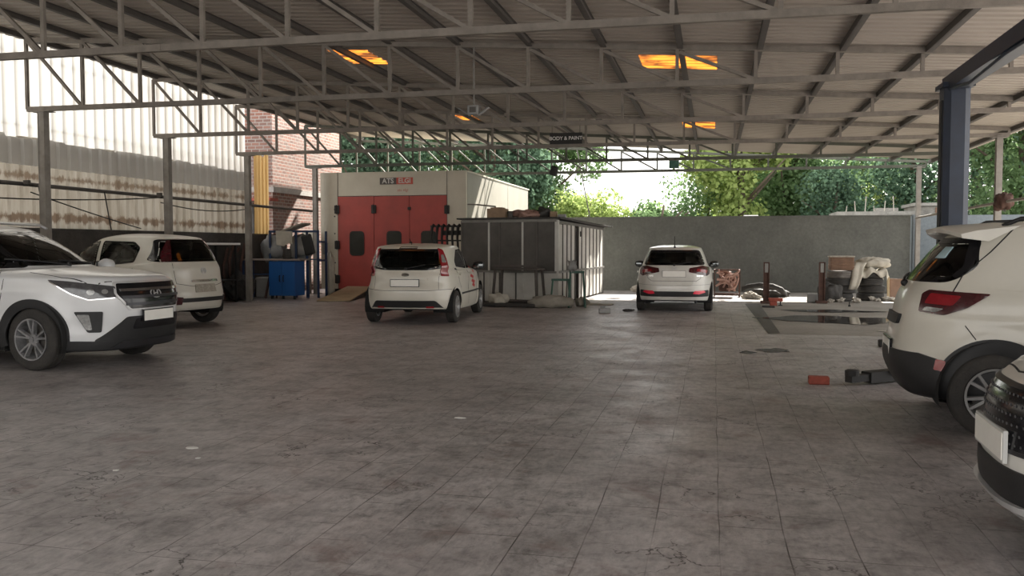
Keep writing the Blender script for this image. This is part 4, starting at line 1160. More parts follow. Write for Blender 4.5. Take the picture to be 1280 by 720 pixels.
# trusses
TY = [9.25, 12.88, 16.56, 20.24, 23.92, 27.6]
CX = [-10.70, -10.95, -11.1, -11.33, -11.25, -11.2]
TN = ['nearest', 'second', 'third', 'fourth', 'fifth', 'sixth and farthest']
for ti, ty in enumerate(TY):
    left = CX[ti] - .3; right = 5.9; nb = 16; p = (right - left) / nb; zb = 3.68
    t = thing('roof_truss', '%s long flat steel truss from the camera, spanning the hall under the roof' % TN[ti], 'roof truss', (0, ty, 0), 0, 'steel trusses under the roof')
    def zt(x): return max(zb + .12, 4.12 - .0635 * x)
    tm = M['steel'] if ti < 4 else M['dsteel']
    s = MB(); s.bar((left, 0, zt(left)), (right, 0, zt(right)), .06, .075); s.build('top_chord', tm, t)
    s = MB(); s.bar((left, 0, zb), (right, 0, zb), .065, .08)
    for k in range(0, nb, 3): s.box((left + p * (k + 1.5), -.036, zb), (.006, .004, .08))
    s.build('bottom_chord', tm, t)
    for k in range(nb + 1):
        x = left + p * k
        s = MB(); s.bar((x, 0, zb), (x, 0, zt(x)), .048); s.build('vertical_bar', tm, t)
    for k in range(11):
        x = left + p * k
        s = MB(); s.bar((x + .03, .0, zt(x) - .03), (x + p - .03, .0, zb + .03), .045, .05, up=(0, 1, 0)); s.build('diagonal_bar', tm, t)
for i in range(1, 5):
    t = MB(); x = CX[i]
    t.box((x, TY[i], 1.82), (.11, .11, 3.64)); t.box((x, TY[i], 3.63), (.36, .16, .012)); t.box((x, TY[i], .01), (.26, .26, .02))
    for a in (-1, 1): t.box((x + a * .058, TY[i], 1.82), (.008, .13, 3.6))
    tag(t.build('steel_column', M['col']), ['', 'nearest square steel column at the sheet wall, above the parked SUV', 'second square steel column along the sheet wall', 'square steel column at the end of the sheet wall beside the blue workbench', 'thin steel column between the brick building and the paint booth', 'far steel column behind the booth'][i], 'column', 'columns along the left side')
for i in range(3, 6):
    t = MB(); x = 5.72
    t.box((x, TY[i], 1.84), (.12, .12, 3.66)); t.box((x, TY[i], 3.63), (.30, .16, .012)); t.box((x, TY[i], .01), (.26, .26, .02))
    tag(t.build('steel_column', M['col']), ['', '', 'steel column out of frame to the right', 'grey steel column on the right, standing right of the lift post', 'steel column on the right hidden behind the blue lift post', 'pale steel column at the corner of the back wall'][i], 'column', 'columns along the right side')

# sheet wall on the left: weathered sheets below, clear sheets above
def corr(x, y0, y1, z0, z1, pitch, depth, jag=0., sgn=1, seed=0, nz=1):
    s = MB(); rnd = random.Random(seed); vs = []; fs = []; pts = []
    y = y0
    while y < y1:
        for a, h in ((0, 0), (.12, 0), (.25, 1), (.75, 1), (.88, 0)): pts.append((y + a * pitch, h * depth))
        y += pitch
    n = len(pts); jz = 0
    for k, (yy, h) in enumerate(pts):
        if k % 5 == 0: jz = rnd.uniform(-jag, jag)
        for q in range(nz + 1):
            z = z0 + (z1 - z0) * q / nz
            vs.append((x + h * sgn, yy, z + (jz if q == nz else 0)))
    for k in range(n - 1):
        for q in range(nz):
            a = k * (nz + 1) + q; fs.append((a, a + 1, a + nz + 2, a + nz + 1))
    s.add(vs, fs); return s
wl = struct(corr(-12.3, -6, 21.75, 1.68, 3.36, .30, .045, .035, seed=3), 'wall_left', M['sheet'])
struct(corr(-12.26, -6, 21.75, 2.86, 3.37, .30, .045, .03, seed=4), 'wall_left_upper', sheer('grey_lap_sheet', (.62, .60, .56), .25))
struct(corr(-12.33, -6, 21.75, 3.1, 7.4, .30, .045, .0, seed=5), 'wall_left_clear', M['clear'])
s = MB(); s.box((-12.3, 8.75, .84), (.22, 29.5, 1.68)); s.box((-12.3, 8.75, 1.70), (.34, 29.5, .05)); s.box((-11.85, 23.42, .62), (.8, .16, 1.24)); struct(s, 'wall_left_low', M['lowwall'])  # far end stretch and cross piece added to darken the bright gap
# outside ribs and rails behind the clear sheets
for z in (3.6, 4.9, 6.2):
    s = MB(); s.bar((-12.42, -6, z), (-12.42, 21.7, z), .04)
    tag(s.build('sheet_rail', M['steel']), 'thin horizontal rail outside the clear sheet wall', 'rail', 'rails behind the clear sheets')
# dark horizontal pipe fixed to the columns and loose cables
s = MB(); s.tube([(-11.35, -6, 2.47), (-11.35, 6, 2.46), (-11.42, 20.2, 2.42), (-11.4, 24.0, 2.40)], .035, 8)
for y in (-1, 4, 9.25, 12.88, 16.56, 20.24): s.box((-11.3, y, 2.45), (.1, .06, .1))
tag(s.build('wall_pipe', M['pipe'], smooth=False), 'dark horizontal pipe running along the sheet wall from column to column', 'pipe')
def sag(a, b, d, n=12):
    a, b = Vector(a), Vector(b)
    return [a.lerp(b, t / n) - Vector((0, 0, d * 4 * (t / n) * (1 - t / n))) for t in range(n + 1)]
CAB = [((-11.3, 9, 2.2), (-11.2, 16.5, 2.4), .12, 'sagging cable from the first wall column past the second'), ((-11.3, 8.5, 2.38), (-11.2, 12.9, 2.42), .03, 'cable just under the wall pipe at the left edge'),
       ((-11.25, 12.9, 2.3), (-11.5, 16.2, 1.75), .02, 'cable slanting down from the nearest wall column'), ((-11.35, 14.9, 2.42), (-11.35, 15.1, 1.6), 0, 'cable hanging straight down from the wall pipe'),
       ((-11.05, 12.85, 2.4), (-11.0, 12.9, 1.75), -.06, 'cable loop hanging on the nearest wall column'), ((-11.3, 16.6, 2.3), (-11.4, 20.2, 2.3), .10, 'slack cable below the wall pipe near the far end')]
for a, b, d, l in CAB:
    s = MB(); s.tube(sag(a, b, d), .012, 5); tag(s.build('cable', M['iron']), l, 'cable', 'loose cables along the sheet wall')
# yellowed sheets standing at the end of the wall
tag(corr(-12.05, 21.85, 22.6, 1.72, 3.85, .19, .05, .05, seed=9).build('fibre_sheet', M['gold']), 'upright yellow translucent sheet glowing at the end of the sheet wall', 'sheet')

# back wall with cap
s = MB(); s.box((-.68, 27.95, 1.13), (12.5, .22, 2.26)); s.box((-.68, 27.95, 2.275), (12.56, .28, .035)); struct(s, 'wall_back', M['wallgrey'])
s = MB(); s.box((14.4, 28.6, 1.15), (17.4, .22, 2.30)); s.box((5.75, 28.3, 1.15), (.2, .8, 2.3)); struct(s, 'wall_back_right', M['walllit'])
# rail along the open right side
s = MB(); s.tube([(5.66, 4, 2.36), (5.66, 20.24, 2.27), (5.66, 27.6, 2.20)], .03, 8)
tag(s.build('side_rail', M['steel']), 'thin horizontal rail joining the columns on the right', 'rail')
t = thing('cloth_bundle', 'brown bundle tied on the side rail beside the right column', 'bundle', (5.66, 19.6, 2.27))
s = MB(); s.blob((0, 0, .02), (.16, .20, .16), 5, .3, 10); s.blob((-.05, .18, -.05), (.10, .12, .12), 8, .3, 8); s.build('cloth', M['rust'], t, True)
s = MB(); s.tube([(0, -.05, -.2), (.02, -.02, -.05), (0, 0, .17), (-.03, .05, .0), (0, .05, -.18)], .012, 5); s.build('tie', M['pipe'], t)

# brick building behind the end of the sheet wall
bt = thing('brick_building', 'unplastered red brick building rising behind the end of the sheet wall', 'building', (-15, 26, 0))
s = MB(); s.box((-.0, .0, 4.2), (5.2, 4.9, 8.4)); s.build('wall', M['brick'], bt)
s = MB(); s.box((.02, 0, 3.02), (5.24, 4.94, .16)); s.box((.02, 0, 6.1), (5.24, 4.94, .16)); s.build('concrete_band', concrete('concrete_band', (.42, .40, .37), (.3, .28, .26)), bt)
s = MB(); s.box((1.5, -2.5, 2.0), (1.1, .1, 1.2)); s.build('window', M['scrap'], bt)
s = MB(); s.box((2.1, -2.56, 2.72), (1.2, .5, .08)); s.build('window_canopy', M['redblk'], bt)
M['trestle'] = mat('dark_trestle_steel', (.10, .085, .075), .7, var=.4, vscale=6)
# ---------------------------------------------------------------- lettering
def text_mesh(name, txt, size, m, parent, mat4, depth=.004, bold=0.):
    cu = bpy.data.curves.new(name, 'FONT'); cu.body = txt; cu.size = size; cu.extrude = depth; cu.align_x = 'CENTER'; cu.align_y = 'CENTER'; cu.offset = bold
    o = bpy.data.objects.new(name, cu); me = bpy.data.meshes.new_from_object(o)
    bpy.data.objects.remove(o); bpy.data.curves.remove(cu)
    r = link(name, me, m, parent); me.transform(mat4); return r
FRONT = lambda x, y, z: Tr(x, y, z) @ Rt(90, 'X')      # text facing -Y

# ---------------------------------------------------------------- paint booth
BX0, BX1, BY, BH = -11.24, -6.82, 24.25, 3.52
pb = thing('paint_booth', 'cream paint booth with a red folding door, at the rear left', 'paint booth', (0, 0, 0))
s = MB()
s.box((( -10.70 + BX0) / 2, BY + .06, 1.83), (-10.70 - BX0, .12, 3.38)); s.build('front_frame', M['booth'], pb); s = MB(); s.box(((-7.38 + BX1) / 2, BY + .06, 1.83), (BX1 + 7.38, .12, 3.38))
s.build('front_frame', M['booth'], pb)
s = MB(); s.box((-9.04, BY + .06, 3.18), (3.32, .115, .68)); s.build('header_panel', M['booth'], pb)
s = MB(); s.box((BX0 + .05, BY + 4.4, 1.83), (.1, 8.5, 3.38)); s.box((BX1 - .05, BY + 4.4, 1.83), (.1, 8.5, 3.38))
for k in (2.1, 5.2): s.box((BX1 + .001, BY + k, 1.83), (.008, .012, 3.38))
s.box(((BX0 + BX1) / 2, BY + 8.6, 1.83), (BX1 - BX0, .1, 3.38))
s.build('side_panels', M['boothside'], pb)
s = MB(); s.box(((BX0 + BX1) / 2, BY + 4.4, 3.50), (BX1 - BX0 + .04, 8.6, .04)); s.build('roof_panel', M['booth'], pb)
s = MB(); s.box(((BX0 + BX1) / 2, BY + 4.4, .07), (BX1 - BX0 - .06, 8.4, .14)); s.build('plinth', M['scrap'], pb)
s = MB()
for x in (-10.70, -7.38): s.box((x, BY - .006, 1.83), (.012, .012, 3.38))
s.box((-9.04, BY - .006, 2.83), (3.32, .012, .015)); s.build('panel_joint', M['pipe'], pb)
dx = [-10.70, -9.58, -8.50, -7.38]
for k in range(3):
    a, b = dx[k] + .008, dx[k + 1] - .008; cx = (a + b) / 2
    s = MB(); s.box((cx, BY + .02, 1.48), (b - a, .06, 2.68)); d = s.build('door_leaf', M['reddoor'], pb)
    s = MB(); wx = (-10.11, -8.97, -7.93)[k]
    poly = rnd_poly([(wx - .20, 1.13), (wx + .20, 1.13), (wx + .20, 1.80), (wx - .20, 1.80)], .09)
    s.prism(poly, 0, .02, Tr(0, BY - .004, 0) @ Rt(90, 'X')); s.build('door_window', M['doorgl'], d, recalc=True)
    s = MB(); ip = inset(poly, -.022); n = len(poly)
    X = Tr(0, BY - .01, 0) @ Rt(90, 'X')
    vs = [(x, y, z) for z in (-.004, .02) for P_ in (ip, poly) for x, y in P_]
    fs = [(i, (i + 1) % n, n + (i + 1) % n, n + i) for i in range(n)] + [(2 * n + i, 3 * n + i, 3 * n + (i + 1) % n, 2 * n + (i + 1) % n) for i in range(n)] + [(i, 2 * n + i, 2 * n + (i + 1) % n, (i + 1) % n) for i in range(n)]
    s.add(vs, fs, 0, X); s.build('window_seal', M['iron'], d, recalc=True)
for x, zs in ((-10.72, (2.45, 1.42, .42)), (-9.58, (2.45,)), (-7.38, (2.42,))):
    for z in zs:
        s = MB(); s.rbox((x, BY - .03, z), (.14, .06, .24), .01); s.cyl((x, BY - .065, z - .13), (x, BY - .065, z + .13), .018, 8); s.build('hinge', M['iron'], pb)
s = MB(); s.rbox((-8.50, BY - .03, 2.46), (.09, .05, .09), .01); s.build('door_catch', M['iron'], pb); s = MB(); s.rbox((-8.46, BY - .03, 1.45), (.08, .06, .12), .01); s.build('door_catch', M['iron'], pb)
s = MB(); s.box((-11.10, BY - .012, 1.31), (.16, .02, .34)); s.build('control_panel', M['greyp'], pb)
s = MB()
for z in (.55, .9, 1.75, 2.25, 2.45): s.cyl((-10.80, BY - .01, z), (-10.80, BY + .02, z), .022, 8)
s.build('bolt_heads', M['iron'], pb)
# name board: letters as on the booth
nb_ = MB(); nb_.box((-9.14, BY - .012, 3.25), (.50, .024, .19)); n1 = nb_.build('name_board', M['pipe'], pb); n1['label'] = 'dark grey half of the name board'
text_mesh('lettering', 'ATS', .20, M['alupan'], n1, FRONT(-9.14, BY - .026, 3.25), .003, .006)
nb_ = MB(); nb_.box((-8.64, BY - .012, 3.25), (.49, .024, .19)); n2 = nb_.build('name_board', mat('red_name_board', (.50, .10, .07), .6), pb); n2['label'] = 'red half of the name board'
text_mesh('lettering', 'ELGI', .19, M['alupan'], n2, FRONT(-8.64, BY - .026, 3.25), .003, .004)
text_mesh('small_lettering', 'ats elgi', .12, mat('faded_red_print', (.50, .20, .15), .7), pb, FRONT(-8.70, BY - .006, 2.99), .002)
# wall box beside the booth
t = thing('switch_box', 'cream electrical switch box on a post left of the paint booth', 'box', (-11.5, 24.0, 0))
s = MB(); s.rbox((0, 0, 1.50), (.34, .2, .58), .015); s.build('enclosure', M['booth'], t)
s = MB(); s.box((0, .02, .6), (.07, .07, 1.2)); s.build('post', M['col'], t)
s = MB(); s.rbox((.05, -.11, 1.55), (.06, .03, .09), .01); s.build('handle', M['iron'], t)
# ramp
rt_ = [(-10.40, 24.2, .20), (-9.60, 24.2, .20), (-8.86, 20.75, .012), (-9.66, 20.55, .012)]
t = thing('loading_ramp', 'light plywood ramp on a dark wedge leading up to the red booth door', 'ramp', (0, 0, 0))
s = MB(); s.add(rt_ + [(x, y, z + .022) for x, y, z in rt_], [(3, 2, 1, 0), (4, 5, 6, 7), (0, 1, 5, 4), (1, 2, 6, 5), (2, 3, 7, 6), (3, 0, 4, 7)]); s.build('ramp_board', M['wood'], t)
s = MB(); s.add([(x, y, 0) for x, y, z in rt_] + [(x, y, z - .002) for x, y, z in rt_], [(3, 2, 1, 0), (4, 5, 6, 7), (0, 1, 5, 4), (1, 2, 6, 5), (2, 3, 7, 6), (3, 0, 4, 7)]); s.build('ramp_base', M['scrap'], t)

# ---------------------------------------------------------------- office cabin of aluminium and dark glass
A, Bc, Cc, D = Vector((-5.98, 20.90, 0)), Vector((-3.56, 20.45, 0)), Vector((-3.16, 25.88, 0)), Vector((-5.6, 26.3, 0))
cb = thing('site_cabin', 'low cabin of aluminium frames, dark glass and pale panels beside the booth', 'cabin', (0, 0, 0))
def wallrun(P0, P1, uprights, z0, z1, wid=.05, m=M['alu'], name='mullion'):
    out = []
    d = (P1 - P0).normalized()
    for u in uprights:
        p = P0.lerp(P1, u); s = MB(); s.bar(p + Vector((0, 0, z0)), p + Vector((0, 0, z1)), wid, .06, up=tuple(d.cross(Vector((0, 0, 1))))); out.append(s.build(name, m, cb))
    return out
def panel(P0, P1, u0, u1, z0, z1, m, name, off=0., th=.02, par=None):
    d = (P1 - P0).normalized(); nn = d.cross(Vector((0, 0, 1)))
    a, b = P0.lerp(P1, u0) + nn * off, P0.lerp(P1, u1) + nn * off
    s = MB(); vs = [a, b, b + nn * th, a + nn * th]
    s.add([v + Vector((0, 0, z0)) for v in vs] + [v + Vector((0, 0, z1)) for v in vs], [(3, 2, 1, 0), (4, 5, 6, 7), (0, 1, 5, 4), (1, 2, 6, 5), (2, 3, 7, 6), (3, 0, 4, 7)])
    return s.build(name, m, par or cb)
us = [0, .36, .73, 1.]
fu = [0, .295, .41, .65, .80, 1.]
for i in range(5):
    panel(A, Bc, fu[i] + .008, fu[i + 1] - .008, .80, 1.97, M['cabglass'], 'window_pane', -.01)
    p = panel(A, Bc, fu[i] + .008, fu[i + 1] - .008, .05, .76, M['alupan'], 'lower_panel', -.01)
wallrun(A, Bc, [0, .41, .80], 0.03, 2.0, .04, M['pipe']); wallrun(A, Bc, [.295, .65], .03, 2.0, .045, M['alupan']); wallrun(A, Bc, [1.], .03, 2.0, .09, M['alupan'])
wallrun(A, Bc, [.12, .17, .24, .58], .03, .78, .03, M['pipe'], 'lower_strip')
for z, h in ((.78, .05), (1.99, .07), (.04, .06)):
    d = (Bc - A).normalized(); s = MB(); s.bar(A + Vector((0, 0, z)), Bc + Vector((0, 0, z)), .07, h); s.build('rail', M['alu'], cb)
su = [0, .09, .17, .25, .33, .40, .47, .56, .65, .74, .82, .91, 1.]
for i in range(12):
    if i == 4: panel(Bc, Cc, su[i] + .01, su[i + 1] - .004, .02, 1.75, M['iron'], 'doorway_shade_panel', -.05); continue  # dark panel standing for the shade inside the open doorway
    panel(Bc, Cc, su[i] + .012, su[i + 1] - .004, .05, .76, M['alupan'], 'side_panel', -.01)
    panel(Bc, Cc, su[i] + .012, su[i + 1] - .004, .80, 1.90, M['alupan'], 'side_panel', -.01)
wallrun(Bc, Cc, su, .03, 1.93, .04, M['pipe'], 'side_mullion')
s = MB(); s.bar(Bc + Vector((.03, 0, .78)), Cc + Vector((.03, 0, .78)), .05, .05); s.bar(Bc + Vector((0, 0, 1.95)), Cc + Vector((0, 0, 1.88)), .07, .07); s.build('rail', M['alu'], cb)
panel(D, A, 0, 1, 0, 1.95, M['alupan'], 'rear_panel'); panel(Cc, D, 0, 1, 0, 1.9, M['alupan'], 'rear_panel')
s = MB(); q = [A + Vector((-.1, -.15, 0)), Bc + Vector((.1, -.15, 0)), Cc + Vector((.28, .1, 0)), D + Vector((-.1, .1, 0))]
zz = (2.03, 2.03, 1.93, 1.93)
s.add([v + Vector((0, 0, z)) for v, z in zip(q, zz)] + [v + Vector((0, 0, z + .035)) for v, z in zip(q, zz)], [(3, 2, 1, 0), (4, 5, 6, 7), (0, 1, 5, 4), (1, 2, 6, 5), (2, 3, 7, 6), (3, 0, 4, 7)])
s.build('roof_sheet', M['scrap'], cb)
s = MB(); s.rbox((-3.38, 22.9, 1.70), (.06, .14, .14), .02); s.build('wall_lamp', M['iron'], cb)
# things lying on the cabin roof
def onroof(name, label, cat, x, y, build, m, **k):
    s = MB(); build(s, x, y); return tag(s.build(name, m, **k), label, cat, 'odds and ends on the cabin roof')
zr = 2.068
onroof('cardboard_box', 'reddish-brown box on the cabin roof, nearest the booth', 'box', -5.1, 20.95, lambda s, x, y: (s.rbox((x, y, zr + .11), (.46, .34, .22), .01), s.rbox((x, y, zr + .235), (.30, .3, .03), .008)), M['box'])
onroof('paint_can', 'small dark can on the cabin roof beside the reddish-brown box', 'can', -4.78, 20.9, lambda s, x, y: s.lathe([(0, zr), (.07, zr), (.07, zr + .15), (.06, zr + .16), (0, zr + .155)], 14, Tr(x, y, 0)), M['pipe'])
onroof('rag_heap', 'flattened reddish rag heap in the middle of the cabin roof', 'rags', -4.38, 20.95, lambda s, x, y: (s.blob((x, y, zr + .08), (.30, .2, .10), 3, .5, 12, flat=.08), s.blob((x + .2, y, zr + .07), (.2, .18, .09), 9, .5, 10, flat=.07)), M['copper'], smooth=True)
onroof('dark_sack', 'dark bag on the cabin roof right of the rag heap', 'bag', -3.98, 20.95, lambda s, x, y: s.blob((x, y, zr + .11), (.17, .15, .12), 12, .4, 10, flat=.11), M['scrap'], smooth=True)
onroof('tan_box', 'small tan box on the cabin roof at its right end', 'box', -3.72, 20.9, lambda s, x, y: s.rbox((x, y, zr + .07), (.15, .2, .14), .01), M['box'])
onroof('tan_box', 'flat grey tin on the right corner of the cabin roof', 'tin', -3.5, 20.8, lambda s, x, y: s.rbox((x, y, zr + .035), (.18, .2, .07), .01), M['greyp'])
s = MB(); s.tube([(-6.7, 24.0, 2.55), (-6.0, 22.4, 2.46), (-5.2, 21.1, 2.35), (-5.15, 20.9, 2.3)], .02, 6); tag(s.build('hose', M['pipe']), 'dark hose running from the booth side down to the cabin roof', 'hose')

# black clamp rack left of the cabin
t = thing('clamp_rack', 'black rack of rails with hanging curved clamps between booth door and cabin', 'tool rack', (-6.7, 22.2, 0))
s = MB(); s.box((-.48, 0, .9), (.06, .06, 1.8)); s.box((.48, 0, .98), (.06, .06, 1.96)); s.box((-.48, 0, .02), (.08, .5, .04)); s.box((.48, 0, .02), (.08, .5, .04)); s.build('frame', M['iron'], t)
s = MB()
for z, x0, h in ((1.90, -.5, .05), (1.73, -.2, .12), (1.53, -.5, .04)): s.box(((x0 + .5) / 2, -.02, z), (.5 - x0, .05, h))
s.build('rail', M['iron'], t)
for k in range(6):
    x = -.46 + .14 * k; s = MB()
    s.tube([(x + .07, -.06, 1.95), (x + .02, -.08, 1.88), (x, -.08, 1.6), (x + .02, -.08, 1.3), (x + .06, -.1, 1.05), (x + .09, -.08, .9)], [.035, .04, .03, .028, .03, .02], 8)
    s.build('clamp', M['iron'], t, True)

# ---------------------------------------------------------------- blue workbench at the left
t = thing('workbench', 'blue steel workbench with a two-door cabinet under its right half', 'workbench', (-11.25, 21.5, 0))
s = MB(); s.box((-.05, .1, 1.03), (1.66, .6, .04)); s.build('worktop', M['bench'], t)
for x, y in ((-.86, -.16), (-.86, .36), (-.62, -.16), (.74, .36)):
    s = MB(); s.box((x, y, .51), (.05, .05, 1.0)); s.build('leg', M['dblue'], t)
s = MB(); s.box((-.74, -.16, .1), (.24, .03, .03)); s.box((-.3, -.16, .65), (.6, .03, .03)); s.build('cross_rail', M['dblue'], t)
s = MB(); s.box((.26, .1, .54), (.74, .56, .90)); cbt = s.build('cabinet', M['blue'], t)
for x in (.08, .445):
    s = MB(); s.rbox((x, -.19, .54), (.355, .02, .86), .006); d = s.build('cabinet_door', M['blue'], cbt)
    s = MB(); hx = x + (.13 if x < .2 else -.13); s.tube([(hx, -.20, .62), (hx, -.235, .60), (hx, -.235, .48), (hx, -.20, .46)], .012, 8); s.build('door_handle', M['iron'], d)
for x in (-.06, .26, .58):
    s = MB(); s.box((x, -.12, .05), (.05, .05, .1)); s.build('foot', M['iron'], t)
# blue rear frame
t = thing('blue_rack', 'open dark-blue tube frame standing behind the workbench', 'rack', (-10.95, 22.1, 0))
for x in (-.78, -.02, .30, .62):
    s = MB(); s.box((x, 0, .89), (.05, .05, 1.78)); s.build('post', M['dblue'], t)
s = MB(); s.box((-.08, 0, 1.78), (1.46, .05, .06)); s.build('top_rail', M['dblue'], t)
s = MB(); s.box((-.08, .02, 1.03), (1.40, .35, .03)); s.build('shelf', M['dblue'], t)
s = MB(); s.box((.62, .25, 1.5), (.04, .5, .05)); s.box((.62, .25, 1.0), (.04, .5, .05)); s.box((.62, .5, .9), (.05, .05, 1.78)); s.build('side_frame', M['dblue'], t)
s = MB(); s.prism([(-.2, 1.42), (.02, 1.38), (.12, 1.46), (.26, 1.44), (.26, 1.78), (-.22, 1.80)], 0, .03, Tr(-11.25, 21.95, 0) @ Rt(90, 'X')); tag(s.build('fender', M['cloth']), 'pale odd-shaped car wing standing in the blue rack', 'car part')
s = MB(); s.rbox((0, 0, 0), (.75, .5, .05), .02, Tr(-11.1, 22.3, 1.88) @ Rt(-18, 'Y')); tag(s.build('folded_sheet', M['sack']), 'beige folded sheet lying on top of the blue rack', 'sheet')
s = MB(); s.rbox((0, 0, .28), (.30, .1, .56), .06, Tr(-10.5, 22.0, 1.15) @ Rt(-14, 'Y')); tag(s.build('seat_back', M['iron']), 'black car seat back at the right end of the blue rack', 'car seat')
s = MB(); s.blob((-11.75, 22.3, 1.33), (.34, .2, .34), 4, .25, 12); tag(s.build('plastic_bundle', M['greyp'], smooth=True), 'grey bundle in the left bay of the blue rack', 'bundle')
s = MB(); s.blob((-10.95, 22.35, 1.34), (.30, .2, .34), 14, .2, 12); tag(s.build('plastic_bundle', mat('plastic_wrap', (.34, .33, .31), .35, bump=.4, bscale=6), smooth=True), 'shiny plastic-wrapped bundle in the middle bay of the blue rack', 'bundle')
s = MB(); s.lathe([(0, 0), (.11, 0), (.12, .1), (.10, .26), (0, .27)], 16, Tr(-10.98, 21.6, 1.05)); tag(s.build('dark_tin', M['scrap'], smooth=False), 'dark round tin standing on the workbench top', 'tin')
s = MB(); s.blob((-10.35, 22.9, .58), (.13, .12, .60), 21, .25, 10); tag(s.build('white_sack', M['cloth'], smooth=True), 'bright white sack seen between rack and booth', 'sack')
s = MB(); s.rbox((-11.80, 22.1, .28), (.55, .35, .54), .02); s.rbox((-11.80, 21.92, .50), (.57, .04, .06), .01); tag(s.build('crate', M['alupan']), 'pale metal crate on the floor under the left end of the workbench', 'crate')
for k, (x, a) in enumerate(((-11.72, 2), (-11.40, -8), (-11.52, 3))):
    s = MB(); s.bar((x + .18, 21.45, .02), (x + .18 + math.sin(R(a)) * .9, 21.75, .85), .045); tag(s.build('metal_strut', M['rust']), 'rusty metal strut leaning under the workbench', 'strut', 'struts leaning under the workbench')
# shelter with white top and dark machinery behind the second car
t = thing('work_table', 'dark steel table with a white top against the low wall at the left', 'table', (-11.9, 19.1, 0))
s = MB(); s.rbox((.05, .1, 1.44), (.7, 1.9, .05), .01); s.build('tabletop', M['paper'], t)
for x in (-.22, .32):
    for y in (-.75, .95): 
        s = MB(); s.box((x, y, .7), (.05, .05, 1.4)); s.build('leg', M['iron'], t)
s = MB(); s.box((.05, .1, .55), (.6, 1.8, .03)); s.build('shelf', M['iron'], t)
for k, (x, y, z, r_, nm, lb, mm) in enumerate(((-11.85, 18.6, .76, .19, 'compressor_tank', 'dark round tank on the shelf of the white-topped table', 'scrap'), (-11.8, 19.3, .74, .17, 'machine_housing', 'dark machine housing on the shelf of the white-topped table, right of the tank', 'iron'),
                                          (-11.8, 20.6, .35, .33, 'scrap_heap', 'dark heap of scrap on the floor between table and column', 'scrap'), (-11.9, 18.8, .26, .25, 'scrap_heap', 'dark scrap under the white-topped table', 'scrap'))):
    s = MB(); s.blob((x, y, z), (r_, r_ * 1.3, r_), 30 + k, .35, 9, flat=r_); tag(s.build(nm, M[mm]), lb, 'scrap' if 'heap' in nm else 'machine')
for k in range(5):
    s = MB(); y = 20.3 + k * .28; s.tube([(-12.05, y, .02), (-12.1, y + .05, .9 + .13 * (k % 3)), (-12.0, y + .1, 1.35 + .1 * (k % 2))], .035, 6)
    tag(s.build('scrap_pipe', M['rust']), 'rusty upright pipe leaning on the low wall behind the column', 'pipe', 'upright scrap pipes by the low wall')

# ---------------------------------------------------------------- in front of the cabin
t = thing('steel_trestle', 'dark steel trestle table in front of the cabin', 'table', (-4.42, 20.2, 0), R(-10))
s = MB(); s.box((0, 0, .86), (1.12, .5, .04)); s.box((0, -.24, .93), (1.12, .03, .05)); s.build('top_frame', M['trestle'], t)
for x in (-.50, .50):
    for y in (-.2, .2):
        s = MB(); s.bar((x, y, .86), (x + (.06 if x > 0 else -.06) * 1, y * 1.3, 0), .05); s.build('leg', M['trestle'], t)
s = MB(); s.box((0, 0, .12), (1.05, .4, .03)); s.build('lower_shelf', M['trestle'], t)
def sackm(name, label, c, d, seed, m, rz=0, amp=.22, n=14, cat='sack', group=None):
    s = MB(); s.blob((0, 0, 0), d, seed, amp, n, flat=d[2] * .82, M=Tr(c[0], c[1], d[2] * .82) @ Rt(rz, 'Z')); return tag(s.build(name, m, smooth=True), label, cat, group)
sackm('rolled_tarpaulin', 'long dirty beige roll lying in front of the trestle', (-3.55, 19.72), (.50, .17, .155), 2, M['sack'], 8, .14, cat='roll')
sackm('white_sack', 'pale sack on the floor right behind the car with decals', (-4.86, 19.95), (.24, .2, .17), 7, M['cloth'], 0, .25)
sackm('small_sack', 'small dusty sack at the foot of the green stands', (-2.95, 20.35), (.14, .13, .11), 11, M['sack'], 0, .3)
s = MB(); s.rbox((-2.62, 20.9, .012), (.62, .42, .024), .01); tag(s.build('floor_mat', M['cloth']), 'thin pale sheet lying on the floor near the cabin door', 'sheet')
s = MB(); s.rbox((0, 0, 0), (1.5, .6, .08), .02, Tr(-4.6, 19.95, .05) @ Rt(-9, 'Z')); tag(s.build('scrap_board', M['scrap']), 'dark board under the trestle', 'board')
for k, (x, y, w, h, l) in enumerate(((-3.40, 20.02, .42, .62, 'left green steel trestle stand in front of the cabin corner'), (-3.02, 19.98, .34, .80, 'taller green steel trestle stand, right of the other one'))):
    t = thing('trestle_stand', l, 'stand', (x, y, 0), R(10), 'green trestle stands'); 
    s = MB(); s.bar((-w / 2, 0, h), (w / 2, 0, h), .05); s.build('crossbar', M['green'], t)
    for sx in (-1, 1):
        for sy in (-1, 1):
            s = MB(); s.bar((sx * w * .42, 0, h), (sx * w * .55, sy * .2, 0), .035); s.build('leg', M['green'], t)
s = MB(); s.blob((-3.12, 19.95, .93), (.10, .08, .13), 6, .4, 8); tag(s.build('tool_head', M['greyp'], smooth=True), 'pale tool resting on top of the taller green stand', 'tool')
def rock(name, label, c, d, seed, m, cat='rubble', group=None, rz=0):
    s = MB(); s.blob((0, 0, 0), d, seed, .35, 6, flat=d[2] * .8, M=Tr(c[0], c[1], d[2] * .8) @ Rt(rz, 'Z')); return tag(s.build(name, m), label, cat, group)
s = MB(); s.rbox((0, 0, .05), (.24, .13, .10), .01, Tr(-2.2, 18.42, 0) @ Rt(12, 'Z')); s.rbox((0, 0, .12), (.10, .09, .05), .01, Tr(-2.24, 18.44, 0)); tag(s.build('brick', M['greyp']), 'grey broken brick on the floor between cabin and middle car', 'brick')
rock('stone', 'small flat dark stone left of the middle car', (-1.76, 19.0), (.12, .06, .03), 4, M['scrap'], 'stone')
